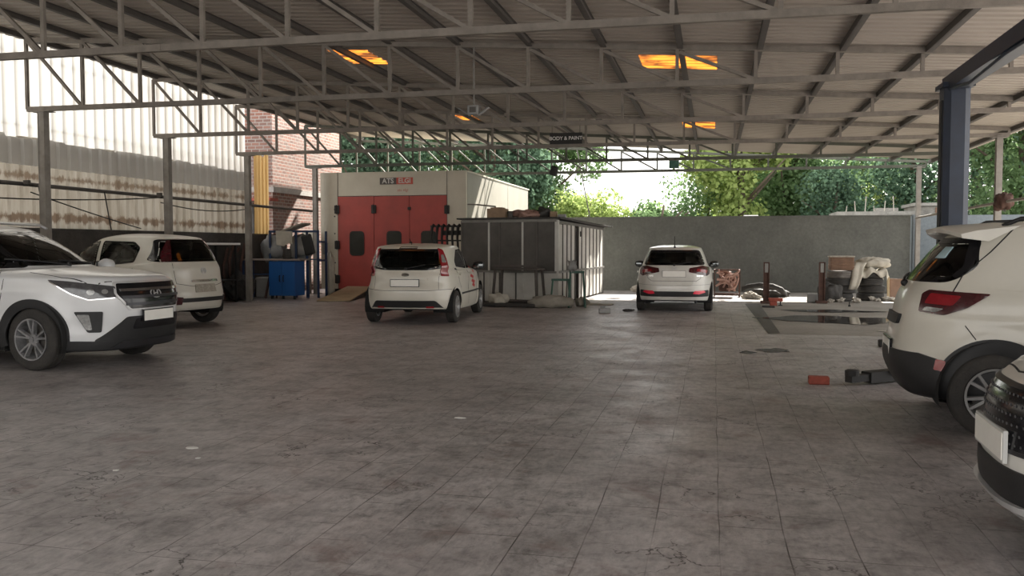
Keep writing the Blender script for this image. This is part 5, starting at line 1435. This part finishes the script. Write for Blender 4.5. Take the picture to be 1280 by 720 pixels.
rock('stone', 'white stone at the foot of the back wall, left of the middle car', (-2.2, 26.9), (.22, .13, .12), 5, M['rubble'], 'stone')

# ---------------------------------------------------------------- right rear: engine, posts, tyres
t = thing('engine', 'stripped pinkish-brown engine with tangled hoses, right of the middle car', 'engine', (.36, 24.95, 0))
s = MB(); s.rbox((0, 0, .36), (.44, .36, .40), .04); s.rbox((-.05, 0, .62), (.34, .3, .16), .03); s.build('block', M['rust'], t)
s = MB()
for x in (-.33, .33): s.box((x, 0, .36), (.03, .5, .72)) if False else s.bar((x, -.25, 0), (x, -.25, .75), .03); s.bar((x, .25, 0), (x, .25, .75), .03); s.bar((x, -.25, .08), (x, .25, .08), .03); s.bar((x, -.25, .74), (x, .25, .74), .03)
for y in (-.25, .25): s.bar((-.33, y, .08), (.33, y, .08), .03); s.bar((-.33, y, .74), (.33, y, .74), .03)
s.build('stand_frame', M['rust'], t)
rnd = random.Random(5)
for k in range(11):
    a = (rnd.uniform(-.3, .3), -.2 - rnd.random() * .1, rnd.uniform(.2, .75)); b = (rnd.uniform(-.3, .34), -.2 - rnd.random() * .1, rnd.uniform(.15, .8))
    c1 = (rnd.uniform(-.34, .4), -.32, rnd.uniform(.2, .85)); c2 = (rnd.uniform(-.34, .4), -.3, rnd.uniform(.15, .85))
    pts = [tuple(a[i] * (1 - u) ** 3 + 3 * c1[i] * u * (1 - u) ** 2 + 3 * c2[i] * u * u * (1 - u) + b[i] * u ** 3 for i in range(3)) for u in [q / 10 for q in range(11)]]
    s = MB(); s.tube(pts, .022 + .012 * rnd.random(), 7); s.build('hose', M['copper'], t, True)
for x, z, r_ in ((-.12, .45, .09), (.14, .30, .11), (.15, .58, .07)):
    s = MB(); s.cyl((x, -.24, z), (x, -.18, z), r_, 18); s.build('pulley', M['copper'], t)

def short_post(x, y, label):
    t = thing('lift_stub', label, 'post', (x, y, 0), 0, 'short rusty posts at the yard edge')
    s = MB(); s.box((0, 0, .50), (.12, .10, 1.0)); s.box((-.06, -.02, .5), (.02, .14, 1.0)); s.box((.06, -.02, .5), (.02, .14, 1.0)); s.build('post', M['rust'], t)
    s = MB(); s.rbox((0, 0, .03), (.26, .26, .06), .01); s.build('base_plate', M['rust'], t)
    s = MB(); s.box((0, -.06, .86), (.08, .02, .22)); s.build('sleeve', M['alu'], t)
    return t
short_post(1.25, 22.4, 'rusty upright post stub with the red block at its foot'); short_post(2.57, 22.75, 'rusty upright post stub beside the stacked tyres')
t = thing('red_block', 'red steel block with a bolt standing in front of the left post stub', 'block', (1.42, 21.6, 0))
s = MB(); s.rbox((0, 0, .14), (.32, .2, .08), .015); s.rbox((-.05, 0, .05), (.16, .16, .1), .01); s.build('body', M['redblk'], t)
s = MB(); s.cyl((.11, -.02, -.0), (.11, -.02, .12), .016, 8); s.rbox((.11, -.02, .01), (.09, .05, .02), .005); s.build('bolt', M['iron'], t)
s = MB(); s.rbox((1.22, 20.9, .02), (.28, .1, .04), .01); tag(s.build('flat_bar', M['iron']), 'dark flat bar on the floor left of the red block', 'bar')
s = MB()
pts = [(-.55, 0, .30), (-.40, -.03, .38), (-.1, -.06, .43), (.25, -.05, .40), (.5, 0, .30), (.62, .03, .16)]
vs = []; fs = []
for p in pts:
    for dz in (0, .04, .09, .12): vs.append((1.28 + p[0] * 1.0, 24.4 + p[1] - dz * .5, p[2] - dz))
for i in range(5):
    for j in range(3): fs.append((i * 4 + j, i * 4 + j + 1, i * 4 + 5 + j, i * 4 + 4 + j))
s.add(vs, fs); o = s.build('bumper_scrap', M['scrap'], smooth=True); o.modifiers.new('Solidify', 'SOLIDIFY').thickness = .02
tag(o, 'dark curved bumper scrap lying behind the left post stub', 'car part')
sackm('dark_heap', 'low dark heap under the bumper scrap by the wall', (1.45, 24.9), (.42, .22, .13), 31, M['scrap'], 0, .4, cat='scrap')
for k, (x, y, r_) in enumerate(((.95, 24.3, .17), (1.12, 24.1, .10), (.80, 24.5, .09))):
    rock('rubble_chunk', ['largest white rubble chunk behind the left post stub', 'white rubble chunk just right of the largest one', 'white rubble chunk just left of the largest one'][k], (x, y), (r_ * 1.2, r_ * .8, r_ * .6), 40 + k, M['rubble'], 'rubble', 'white rubble behind the left post stub', 20 * k)
# tyre stacks
def flat_tyre(R_=.34, W=.19):
    s = MB(); w = W / 2; r = R_ * .6
    pr_ = [(r, -w * .7), (r + .02, -w * .95), (R_ * .86, -w), (R_ * .96, -w * .85), (R_, -w * .5)]
    for k in range(3): a = -w * .5 + w * (k + .5) / 3; pr_ += [(R_, a - .012), (R_, a + .008), (R_ * .97, a + .011), (R_ * .97, a + .016)]
    pr_ += [(R_, w * .5), (R_ * .96, w * .85), (R_ * .86, w), (r + .02, w * .95), (r, w * .7), (r + .035, 0)]
    s.lathe(pr_, 30, Tr(0, 0, w), closed=True); return s
tp = flat_tyre().build('tyre', M['rubber'], smooth=True, recalc=True)
SA = [(3.12, 23.9, 0, 'bottom tyre of the left stack'), (3.17, 23.93, .19, 'second tyre from the bottom of the left stack'), (3.10, 23.88, .38, 'third tyre from the bottom of the left stack'), (3.14, 23.9, .57, 'pale dusty fourth tyre of the left stack')]
SB = [(3.93, 24.3, 0, 'bottom tyre of the right stack'), (3.96, 24.3, .19, 'second tyre from the bottom of the right stack'), (3.90, 24.28, .38, 'third tyre from the bottom of the right stack'), (3.93, 24.3, .57, 'topmost tyre of the right stack, under the sacking')]
M['dusty'] = mat('dusty_pale_tyre', (.22, .20, .18), .9, var=.5, vscale=5, col2=(.08, .07, .065), bump=.3, bscale=40)
first = True
for x, y, z, l in SA + SB:
    if first: o = tp; first = False
    elif 'pale' in l: o = flat_tyre().build('tyre', M['dusty'], smooth=True, recalc=True)
    else: o = tp.copy(); C.objects.link(o)
    o.location = (x, y, z); tag(o, l, 'tyre', 'tyres stacked by the back wall')
# upper box, ribbed
t = thing('ribbed_box', 'brown ribbed box standing on the left tyre stack', 'box', (3.16, 23.9, .765))
s = MB(); s.rbox((0, 0, .18), (.56, .48, .34), .03)
for z in (.08, .15, .22): s.rbox((0, -.0, z), (.575, .495, .025), .008)
s.build('body', M['brownwood'], t)
s = MB(); s.rbox((0, 0, .36), (.60, .52, .035), .01); s.build('lid', M['rubble'], t)
# sacking draped over the right stack
def cloth_drape(name, label, x, y, z, w, d, drops, seed, m, cat='cloth'):
    s = MB(); n = 26; k = 18; vs = []; fs = []; r_ = random.Random(seed); ph = [r_.uniform(0, 6) for _ in range(6)]
    for i in range(n + 1):
        for j in range(k + 1):
            u = (i / n) * 2 - 1; v = (j / k) * 2 - 1
            X = u * w * .75; Y = v * d * .75
            ex = max(0, abs(X) - w / 2); ey = max(0, abs(Y) - d / 2)
            zz = z + .03 * math.sin(u * 5 + ph[0]) * math.cos(v * 4 + ph[1]) + .04 * math.sin(u * 9 + ph[2])
            dr = drops[0] if X < 0 else drops[1]
            zz -= ex * dr * (1 + .2 * math.sin(v * 6 + ph[3])); zz -= ey * drops[2] * (1 + .3 * math.sin(u * 8 + ph[4]))
            X2 = math.copysign(min(abs(X), w / 2 + ex * .25), X) + .02 * math.sin(v * 11 + u * 3); Y2 = math.copysign(min(abs(Y), d / 2 + ey * .25), Y) + .02 * math.sin(u * 13)
            vs.append((x + X2, y + Y2, zz))
    for i in range(n):
        for j in range(k): a = i * (k + 1) + j; fs.append((a, a + k + 1, a + k + 2, a + 1))
    s.add(vs, fs); o = s.build(name, m, smooth=True); o.modifiers.new('Solidify', 'SOLIDIFY').thickness = .012
    return tag(o, label, cat)
cloth_drape('sacking', 'dirty white sacking draped over the right tyre stack', 3.92, 24.28, .80, .66, .62, (1.2, .9, 1.0), 3, M['cloth'])
sackm('stuffed_sack', 'stuffed pale sack lying on top of the right tyre stack', (3.98, 24.25), (.36, .26, .15), 17, M['cloth'], 0, .22).location.z = .83
s = MB(); pts = [(3.62, 23.86, .96), (3.54, 23.72, .84), (3.50, 23.62, .60), (3.45, 23.60, .42), (3.40, 23.60, .30)]
vs = []; fs = []
for i, p in enumerate(pts):
    for q in range(5): vs.append((p[0] + (q - 2) * .055 * (1.3 - i * .1), p[1] - .03 * math.sin(q * 1.7), p[2]))
for i in range(4):
    for q in range(4): fs.append((i * 5 + q, i * 5 + q + 1, i * 5 + 6 + q, i * 5 + 5 + q))
s.add(vs, fs); o = s.build('hanging_cloth', M['cloth'], smooth=True); o.modifiers.new('Solidify', 'SOLIDIFY').thickness = .03
tag(o, 'tail of pale cloth hanging down between the two tyre stacks', 'cloth')
s = MB(); s.rbox((0, 0, .27), (.42, .04, .55), .01, Tr(4.72, 24.9, 0) @ Rt(-14, 'X') @ Rt(12, 'Z')); tag(s.build('brown_board', M['brownwood']), 'brown board leaning behind the rubble, right of the tyres', 'board')
s = MB(); s.rbox((0, 0, .30), (.06, .05, .60), .01, Tr(4.47, 24.85, 0) @ Rt(-8, 'X')); tag(s.build('board_edge', M['wood']), 'pale wooden batten standing at the left edge of the brown board', 'batten')
rnd = random.Random(12)
CH = []
for k in range(22):
    x = rnd.uniform(2.7, 3.5) if k < 12 else rnd.uniform(3.9, 4.9); y = 23.05 + rnd.uniform(0, .4) if k < 12 else 23.6 + rnd.uniform(0, .6)
    r_ = rnd.uniform(.05, .13)
    if any((x - a) ** 2 + (y - b) ** 2 < (.75 * (r_ + c)) ** 2 for a, b, c in CH): continue
    CH.append((x, y, r_))
    rock('rubble_chunk', 'pale broken rubble on the ground in front of the %s tyre stack' % ('left' if k < 12 else 'right'), (x, y), (r_, r_ * .9, r_ * .6), 60 + k, M['rubble'], 'rubble', 'rubble before the %s tyre stack' % ('left' if k < 12 else 'right'), k * 40)
s = MB(); s.rbox((2.38, 23.0, .11), (.24, .2, .22), .02); tag(s.build('concrete_block', M['greyp']), 'grey concrete block at the left side of the right post stub', 'block')
sackm('tarpaulin_heap', 'dark folded tarpaulin between the right post stub and the tyres', (2.85, 23.35), (.28, .16, .25), 19, M['scrap'], 0, .3, cat='tarpaulin')
s = MB(); s.cyl((3.05, 21.6, 0), (3.05, 21.6, .11), .012, 6); s.box((3.05, 21.6, .02), (.05, .04, .04)); tag(s.build('anchor_bolt', M['iron']), 'small anchor bolt sticking up from the yard floor', 'bolt')

# water on the yard floor
wm = mat('standing_water', (.05, .048, .045), .04, spec=.6)
def puddle(label, c, rx, ry, seed):
    s = MB(); r_ = random.Random(seed); n = 56; ph = [r_.uniform(0, 6) for _ in range(5)]
    s.add([(c[0] + rx * math.cos(2 * PI * k / n) * (1 + .16 * math.sin(3 * 2 * PI * k / n + ph[0]) + .10 * math.sin(7 * 2 * PI * k / n + ph[1])), c[1] + ry * math.sin(2 * PI * k / n) * (1 + .2 * math.sin(4 * 2 * PI * k / n + ph[2]) + .08 * math.sin(9 * 2 * PI * k / n + ph[3])), .006) for k in range(n)], [tuple(range(n))])
    o = s.build('puddle', wm); return tag(o, label, 'puddle', 'shallow puddles on the right')
puddle('large shallow puddle on the yard floor beside the drain', (2.25, 17.7), 1.25, .85, 2); puddle('long puddle farther back on the yard floor', (2.4, 20.0), 1.0, .35, 4)
puddle('small puddle on the tiles at the end of the drain', (.80, 12.3), .20, .22, 6); puddle('thin puddle on the tiles left of the drain end', (.45, 12.0), .10, .14, 9)
puddle('puddle half hidden behind the right-hand hatchback', (3.6, 15.6), .9, .5, 11)

# ---------------------------------------------------------------- two-post lift
t = thing('car_lift', 'navy two-post car lift with an overhead beam, at the right-hand hatchback', 'car lift', (2.5, 8.7, 0))
def post(y, nm):
    s = MB()
    s.prism([(-.13, -.10), (-.13, .10), (-.07, .15), (.07, .15), (.13, .10), (.13, -.10), (.07, -.15), (-.07, -.15)], 0, 3.08, Tr(0, y, 0))
    p = s.build('lift_post', M['lift'], t)
    s = MB(); s.rbox((0, y, .012), (.5, .5, .024), .006); s.build('base_plate', M['lift'], p)
    s = MB(); s.box((0, y, .32), (.34, .36, .44)); s.build('carriage', M['lift'], p)
    s = MB(); s.box((-.135, y, 1.7), (.012, .1, 2.5)); s.build('cable_cover', M['iron'], p)
    return p
post(1.72, 0); post(-2.2, 0)
s = MB(); s.bar((0, 1.85, 3.13), (-.02, -2.3, 3.13), .20, .15); s.box((0, 1.72, 3.10), (.32, .34, .05)); s.box((0, -2.2, 3.10), (.32, .34, .05)); s.tube([(-.08, 1.7, 3.07), (-.09, .8, 2.98), (-.08, -.3, 3.04), (-.06, -2.2, 3.04)], .02, 6)
s.build('overhead_beam', M['lift'], t)
for a, b in (((-.14, 1.5, .08), (-.98, .82, .07)), ((.14, 1.5, .08), (1.0, .95, .08)), ((.14, -2.02, .08), (.9, -1.5, .08))):
    s = MB(); s.bar(a, b, .13, .11); A_ = Vector(a).lerp(Vector(b), .9); s.bar(Vector(a).lerp(Vector(b), .6), Vector(b) + (Vector(b) - Vector(a)).normalized() * .25, .09, .07)
    arm = s.build('lift_arm', M['iron'], t)
    s = MB(); e = Vector(b) + (Vector(b) - Vector(a)).normalized() * .2; s.lathe([(0, 0), (.07, 0), (.07, .05), (.05, .06), (0, .06)], 16, Tr(e.x, e.y, .10)); s.build('lift_pad', M['iron'], arm)
s = MB(); s.rbox((-.68, .95, .17), (.10, .10, .14), .02); s.build('arm_lock', M['redblk'], t)
s = MB(); s.rbox((1.05, 9.42, .04), (.20, .12, .08), .012); tag(s.build('red_brick', M['redblk']), 'small red block alone on the floor left of the lift arm', 'block')
s = MB(); s.rbox((2.35, 13.1, .05), (.22, .14, .10), .02); s.rbox((2.38, 13.1, .13), (.10, .1, .08), .02); tag(s.build('bottle_jack', M['iron']), 'small black jack on the floor just behind the right-hand hatchback', 'jack')

# ---------------------------------------------------------------- hanging things
t = thing('hanging_lamp', 'small grey hanging unit with two short blades on a long thin rod', 'hanging lamp', (-3.5, 12.88, 0))
s = MB(); s.cyl((0, 0, 3.48), (0, 0, 4.33), .014, 8); s.cyl((0, 0, 3.72), (0, 0, 3.76), .02, 8); s.cyl((0, 0, 4.05), (0, 0, 4.09), .02, 8); s.build('rod', M['alu'], t)
s = MB(); s.rbox((0, 0, 3.41), (.17, .14, .14), .015); s.build('housing', M['greyp'], t)
s = MB(); s.rbox((0, -.074, 3.41), (.10, .01, .08), .004); s.build('louvre', M['pipe'], t)
for sg in (-1, 1):
    s = MB(); s.rbox((0, 0, 0), (.20, .09, .018), .006, Tr(sg * .15, 0, 3.39) @ Rt(-sg * 34, 'Y')); s.build('blade', M['greyp'], t)
t = thing('hanging_sign', 'dark hanging sign board reading BODY & PAINT', 'sign', (-3.30, 20.1, 3.83))
s = MB(); s.box((0, 0, 0), (.74, .03, .25)); s.build('board', M['iron'], t)
text_mesh('lettering', 'BODY & PAINT', .112, M['paper'], t, FRONT(0, -.018, 0), .002, .002)
for x in (-.32, .32):
    s = MB(); s.cyl((x, 0, .12), (x, 0, .42), .006, 6); s.build('hanger_wire', M['iron'], t)
t = thing('loudspeaker', 'small dark loudspeaker hanging under the trusses left of the bright gap', 'loudspeaker', (-4.25, 23.9, 3.42))
s = MB(); s.rbox((0, 0, 0), (.20, .16, .26), .03, Rt(14, 'Y')); s.build('cabinet', M['iron'], t)
s = MB(); s.tube([(0, 0, .12), (.05, 0, .2), (0, 0, .26)], .012, 6); s.build('bracket', M['iron'], t)
t = thing('floodlight', 'dark green-grey floodlight fixed on the farthest truss right of the bright gap', 'floodlight', (-1.20, 27.5, 3.86))
s = MB(); s.rbox((0, 0, 0), (.30, .14, .24), .02); s.build('housing', M['green'], t)
s = MB(); s.box((0, 0, -.13), (.04, .08, .06)); s.build('bracket', M['iron'], t)

# scraps of paper and crumbs on the tiles
for k, (x, y, w, l) in enumerate(((-3.51, 5.46, .05, 'small white paper scrap on the tiles, left foreground, farther one'), (-3.62, 4.80, .028, 'tiny white paper scrap on the tiles, left foreground, nearer one'), (-2.0, 6.9, .05, 'pale flat scrap on the tiles in the middle foreground'), (-3.3, 5.2, .025, 'tiny white crumb beside the farther paper scrap'))):
    s = MB(); r_ = random.Random(k); n = 7
    s.prism([(w * (.6 + .5 * r_.random()) * math.cos(2 * PI * q / n), w * (.5 + .4 * r_.random()) * math.sin(2 * PI * q / n)) for q in range(n)], .001, .004, Tr(x, y, 0)); tag(s.build('paper_scrap', M['paper']), l, 'paper scrap')
# ---------------------------------------------------------------- cars in their places
creta((-8.68, 9.40, 0), -3, 1.02)
verito((-10.35, 14.10, 0), 172, 1.0)
figo((-5.47, 16.72, 0), 95, 1.0)
i20((-.84, 20.75, 0), 91, .94)
kuv((3.21, 7.70, 0), -4, .98)
seltos((3.40, 4.40, 0), 177, 1.0)

# ---------------------------------------------------------------- trees and what stands behind the wall
def leafmat(name, c1, c2):
    m = bpy.data.materials.new(name); m.use_nodes = True; nt = m.node_tree; L = nt.links
    nt.nodes.remove(nt.nodes['Principled BSDF']); v = objvec(nt)
    c = ramp(nt, noise_node(nt, v, 1.6, 5, .8), [(.32, c1), (.68, c2)])
    d = nt.nodes.new('ShaderNodeBsdfDiffuse'); t = nt.nodes.new('ShaderNodeBsdfTranslucent'); L.new(c, d.inputs['Color']); L.new(c, t.inputs['Color'])
    mx = nt.nodes.new('ShaderNodeMixShader'); mx.inputs[0].default_value = .45; L.new(d.outputs[0], mx.inputs[1]); L.new(t.outputs[0], mx.inputs[2])
    L.new(mx.outputs[0], nt.nodes['Material Output'].inputs['Surface']); return m
LM = [leafmat('leaves_mid_green', (.07, .125, .055), (.25, .36, .17)), leafmat('leaves_yellow_green', (.17, .25, .07), (.46, .54, .20)), leafmat('leaves_dark_blue_green', (.045, .085, .055), (.15, .23, .15))]  # greens paled and greyed: distance haze is put into the leaf colour
M['bark'] = mat('bark', (.12, .09, .065), .9, bump=.6, bscale=12, var=.4, vscale=4)
def tree(name, label, x, y, h, r, kind, seed, leaves=2600, low=.6, leaf=.17, cat='tree'):
    rd = random.Random(seed); t = thing(name, label, cat, (x, y, 0), 0, 'trees behind the back wall')
    s = MB(); s.tube([(0, 0, 0), (.1, .05, h * .3), (-.05, 0, h * .6), (.1, 0, h * .85)], [.05 * h * .5, .04 * h * .5, .03 * h * .5, .04], 8)
    for k in range(5):
        a = rd.uniform(0, 6.3); z = h * rd.uniform(.3, .6); s.tube([(0, 0, z), (math.cos(a) * r * .4, math.sin(a) * r * .4, z + h * .12), (math.cos(a) * r * .75, math.sin(a) * r * .75, z + h * .22)], [.07, .05, .02], 6)
    s.build('trunk', M['bark'], t, True)
    blobs = [(Vector((rd.uniform(-.62, .62) * r, rd.uniform(-.5, .5) * r, rd.uniform(low, h - r * .35))), r * rd.uniform(.28, .48)) for _ in range(20)]
    vs = []; fs = []
    for k in range(leaves):
        c, q = blobs[rd.randrange(len(blobs))]
        d = Vector((rd.gauss(0, 1), rd.gauss(0, 1), rd.gauss(0, 1))).normalized()
        p = c + d * q * rd.uniform(.62, 1.08)
        if p.z < .15: p.z = .15 + rd.random() * .3
        a = Vector((rd.gauss(0, 1), rd.gauss(0, 1), rd.gauss(0, .7) - .3)).normalized(); b = a.cross(d + Vector((rd.gauss(0, .5), rd.gauss(0, .5), rd.gauss(0, .5)))).normalized()
        l = leaf * rd.uniform(.6, 1.3); w = l * .42; n = len(vs)
        vs += [p, p + a * l * .5 + b * w, p + a * l, p + a * l * .5 - b * w]; fs.append((n, n + 1, n + 2, n + 3))
    me = bpy.data.meshes.new('foliage'); me.from_pydata(vs, [], fs); link('foliage', me, LM[kind], t)
    return t
TR = [(-17.5, 48, 9.5, 3.6, 2, 'dark tree at the back of the far left group'), (-10.8, 49, 8.5, 3.2, 2, 'dark tree at the back, between the trees above booth and cabin'), (2.0, 47, 8.8, 3.4, 2, 'dark tree at the back, behind the yellow-green one'), (6.8, 49, 9.5, 3.6, 0, 'mid-green tree at the back, behind the ruined hut'), (12.5, 48, 10.5, 3.8, 2, 'dark tree at the back, left of the lift post'), (17.5, 45, 10.5, 3.8, 2, 'dark tree at the back, right of the lift post'), (-19.5, 40, 7.4, 3.0, 0, 'mid-green tree at the far left, above the booth'), (-15.2, 37, 6.8, 2.7, 2, 'dark tree above the left end of the booth'), (-12.6, 42, 7.6, 3.0, 0, 'mid-green tree above the right end of the booth'),
      (-9.3, 37.5, 6.9, 2.8, 2, 'dark bushy tree above the cabin'), (-7.9, 41, 6.6, 2.6, 0, 'mid-green tree left of the bright sky gap'), (-5.3, 38.5, 3.9, 1.6, 1, 'low yellow-green bush just left of the sky gap'),
      (-3.3, 38, 3.3, 1.6, 1, 'low yellow-green bush under the sky gap'), (-2.0, 35, 3.5, 1.5, 0, 'pale bush under the right side of the sky gap'), (-.2, 37, 4.4, 1.9, 0, 'loose pale-green tree right of the sky gap'), (1.0, 36, 6.6, 2.2, 1, 'yellow-green tree in the middle above the back wall'),
      (3.0, 40, 7.4, 2.9, 0, 'broad mid-green tree above the tyre stacks'), (4.6, 36.5, 4.6, 1.8, 2, 'dark blue-green tree left of the ruined hut'), (6.2, 41, 4.7, 1.9, 1, 'small yellow-green tree behind the ruined hut'),
      (8.3, 41, 8.0, 3.2, 2, 'dark tree behind the ruined hut'), (11.6, 38, 8.6, 3.1, 0, 'tall mid-green tree between corner column and lift post'), (13.6, 34, 9.2, 3.2, 2, 'tall dark tree right of the lift post'),
      (12.2, 28.0 + 3.2, 3.6, 1.3, 1, 'yellow-green bush at the right edge'), (16.5, 32, 9.5, 3.5, 0, 'big mid-green tree at the right edge')]
for k, (x, y, h, r, kd, l) in enumerate(TR):
    if r > 2: h *= 1.22; r *= 1.2
    tree('bush' if 'bush' in l else 'tree', l, x, y, h, r, kd, 100 + k, 15000 if r > 2.4 else 7000, .8, .19 if r > 2.4 else .14, 'bush' if 'bush' in l else 'tree')
# ruined hut beyond the wall
t = thing('ruined_hut', 'ruined whitewashed hut just beyond the back wall at the right', 'hut', (5.8, 32.5, 0))
hm = concrete('whitewashed_ruin', (.36, .345, .31), (.16, .15, .135), 1.6, .9, .5)
s = MB(); s.box((-.5, 0, 1.2), (2.4, 2.0, 2.4)); s.box((1.2, .2, 1.35), (1.0, 1.8, 2.7)); s.build('wall', hm, t)
s = MB(); s.box((-.5, 0, 2.46), (2.6, 2.2, .14)); s.box((1.2, .2, 2.76), (1.15, 2.0, .1)); s.box((-.1, 0, 2.6), (.7, .6, .14)); s.build('roof', hm, t)
s = MB(); s.box((1.45, -.72, 2.45), (.28, .06, .4)); s.build('window', M['brownwood'], t)
for k in range(6):
    s = MB(); x = -1.5 + .3 * k; s.bar((x, -.9, 2.5), (x + .03 * (-1) ** k, -.9, 2.72 + .16 * ((k * 7) % 3)), .025); s.build('reinforcing_bar', M['rubble'], t)
s = MB(); s.box((1.3, 33.5, 1.25), (.5, .5, 2.5)); tag(s.build('water_tank', M['paper']), 'white box just showing above the back wall among the trees', 'tank')
s = MB(); s.tube([(-4.4, 29, 4.6), (-3.85, 29, 2.3)], .018, 5); s.tube([(-4.4, 29, 4.55), (-4.6, 29.5, 5.6)], .018, 5)
t2 = MB(); t2.tube([(-4.75, 29.2, 6.0), (-4.35, 29, 4.3), (-3.9, 28.7, 2.2), (-3.88, 28.7, 0)], .02, 6); tag(t2.build('guy_wire', M['pipe']), 'thin slanting wire in front of the bright sky gap', 'wire')

# ---------------------------------------------------------------- light, sky, camera
w = bpy.data.worlds.new('sky'); bpy.context.scene.world = w; w.use_nodes = True; nt = w.node_tree
bg = nt.nodes['Background']; tc = nt.nodes.new('ShaderNodeTexCoord'); sx = nt.nodes.new('ShaderNodeSeparateXYZ'); nt.links.new(tc.outputs['Generated'], sx.inputs[0])
c = ramp(nt, sx.outputs[2], [(0., (1., .965, .92)), (.25, (1., .985, .96)), (1., (.90, .94, 1.0))])
nt.links.new(c, bg.inputs['Color']); bg.inputs['Strength'].default_value = SKY
l = bpy.data.lights.new('sun', 'SUN'); l.energy = SUN; l.color = (1, .95, .86); l.angle = R(1.5)
lo = bpy.data.objects.new('sun', l); C.objects.link(lo)
dv = Vector((.35, 1.0, .98)).normalized()       # towards the sun
lo.rotation_euler = dv.to_track_quat('Z', 'Y').to_euler(); lo.location = (5, 40, 30)

cam = bpy.data.cameras.new('camera'); co = bpy.data.objects.new('camera', cam); C.objects.link(co)
F_ = 1112.; yaw = math.atan((892 - 640) / F_); pit = math.atan((360 - 307) / F_)
co.location = (0, 0, 1.40); co.rotation_euler = (PI / 2 - pit, 0, yaw)
cam.sensor_width = 36; cam.lens = F_ * 36 / 1280; cam.clip_end = 400
sc = bpy.context.scene; sc.camera = co
sc.view_settings.view_transform = 'Standard'; sc.view_settings.look = 'None'; sc.view_settings.gamma = 1; sc.view_settings.use_curve_mapping = False
sc.view_settings.exposure = EXPO
sc.cycles.use_denoising = True; sc.cycles.max_bounces = 10; sc.cycles.diffuse_bounces = 5; sc.cycles.transparent_max_bounces = 16; sc.cycles.sample_clamp_indirect = 6
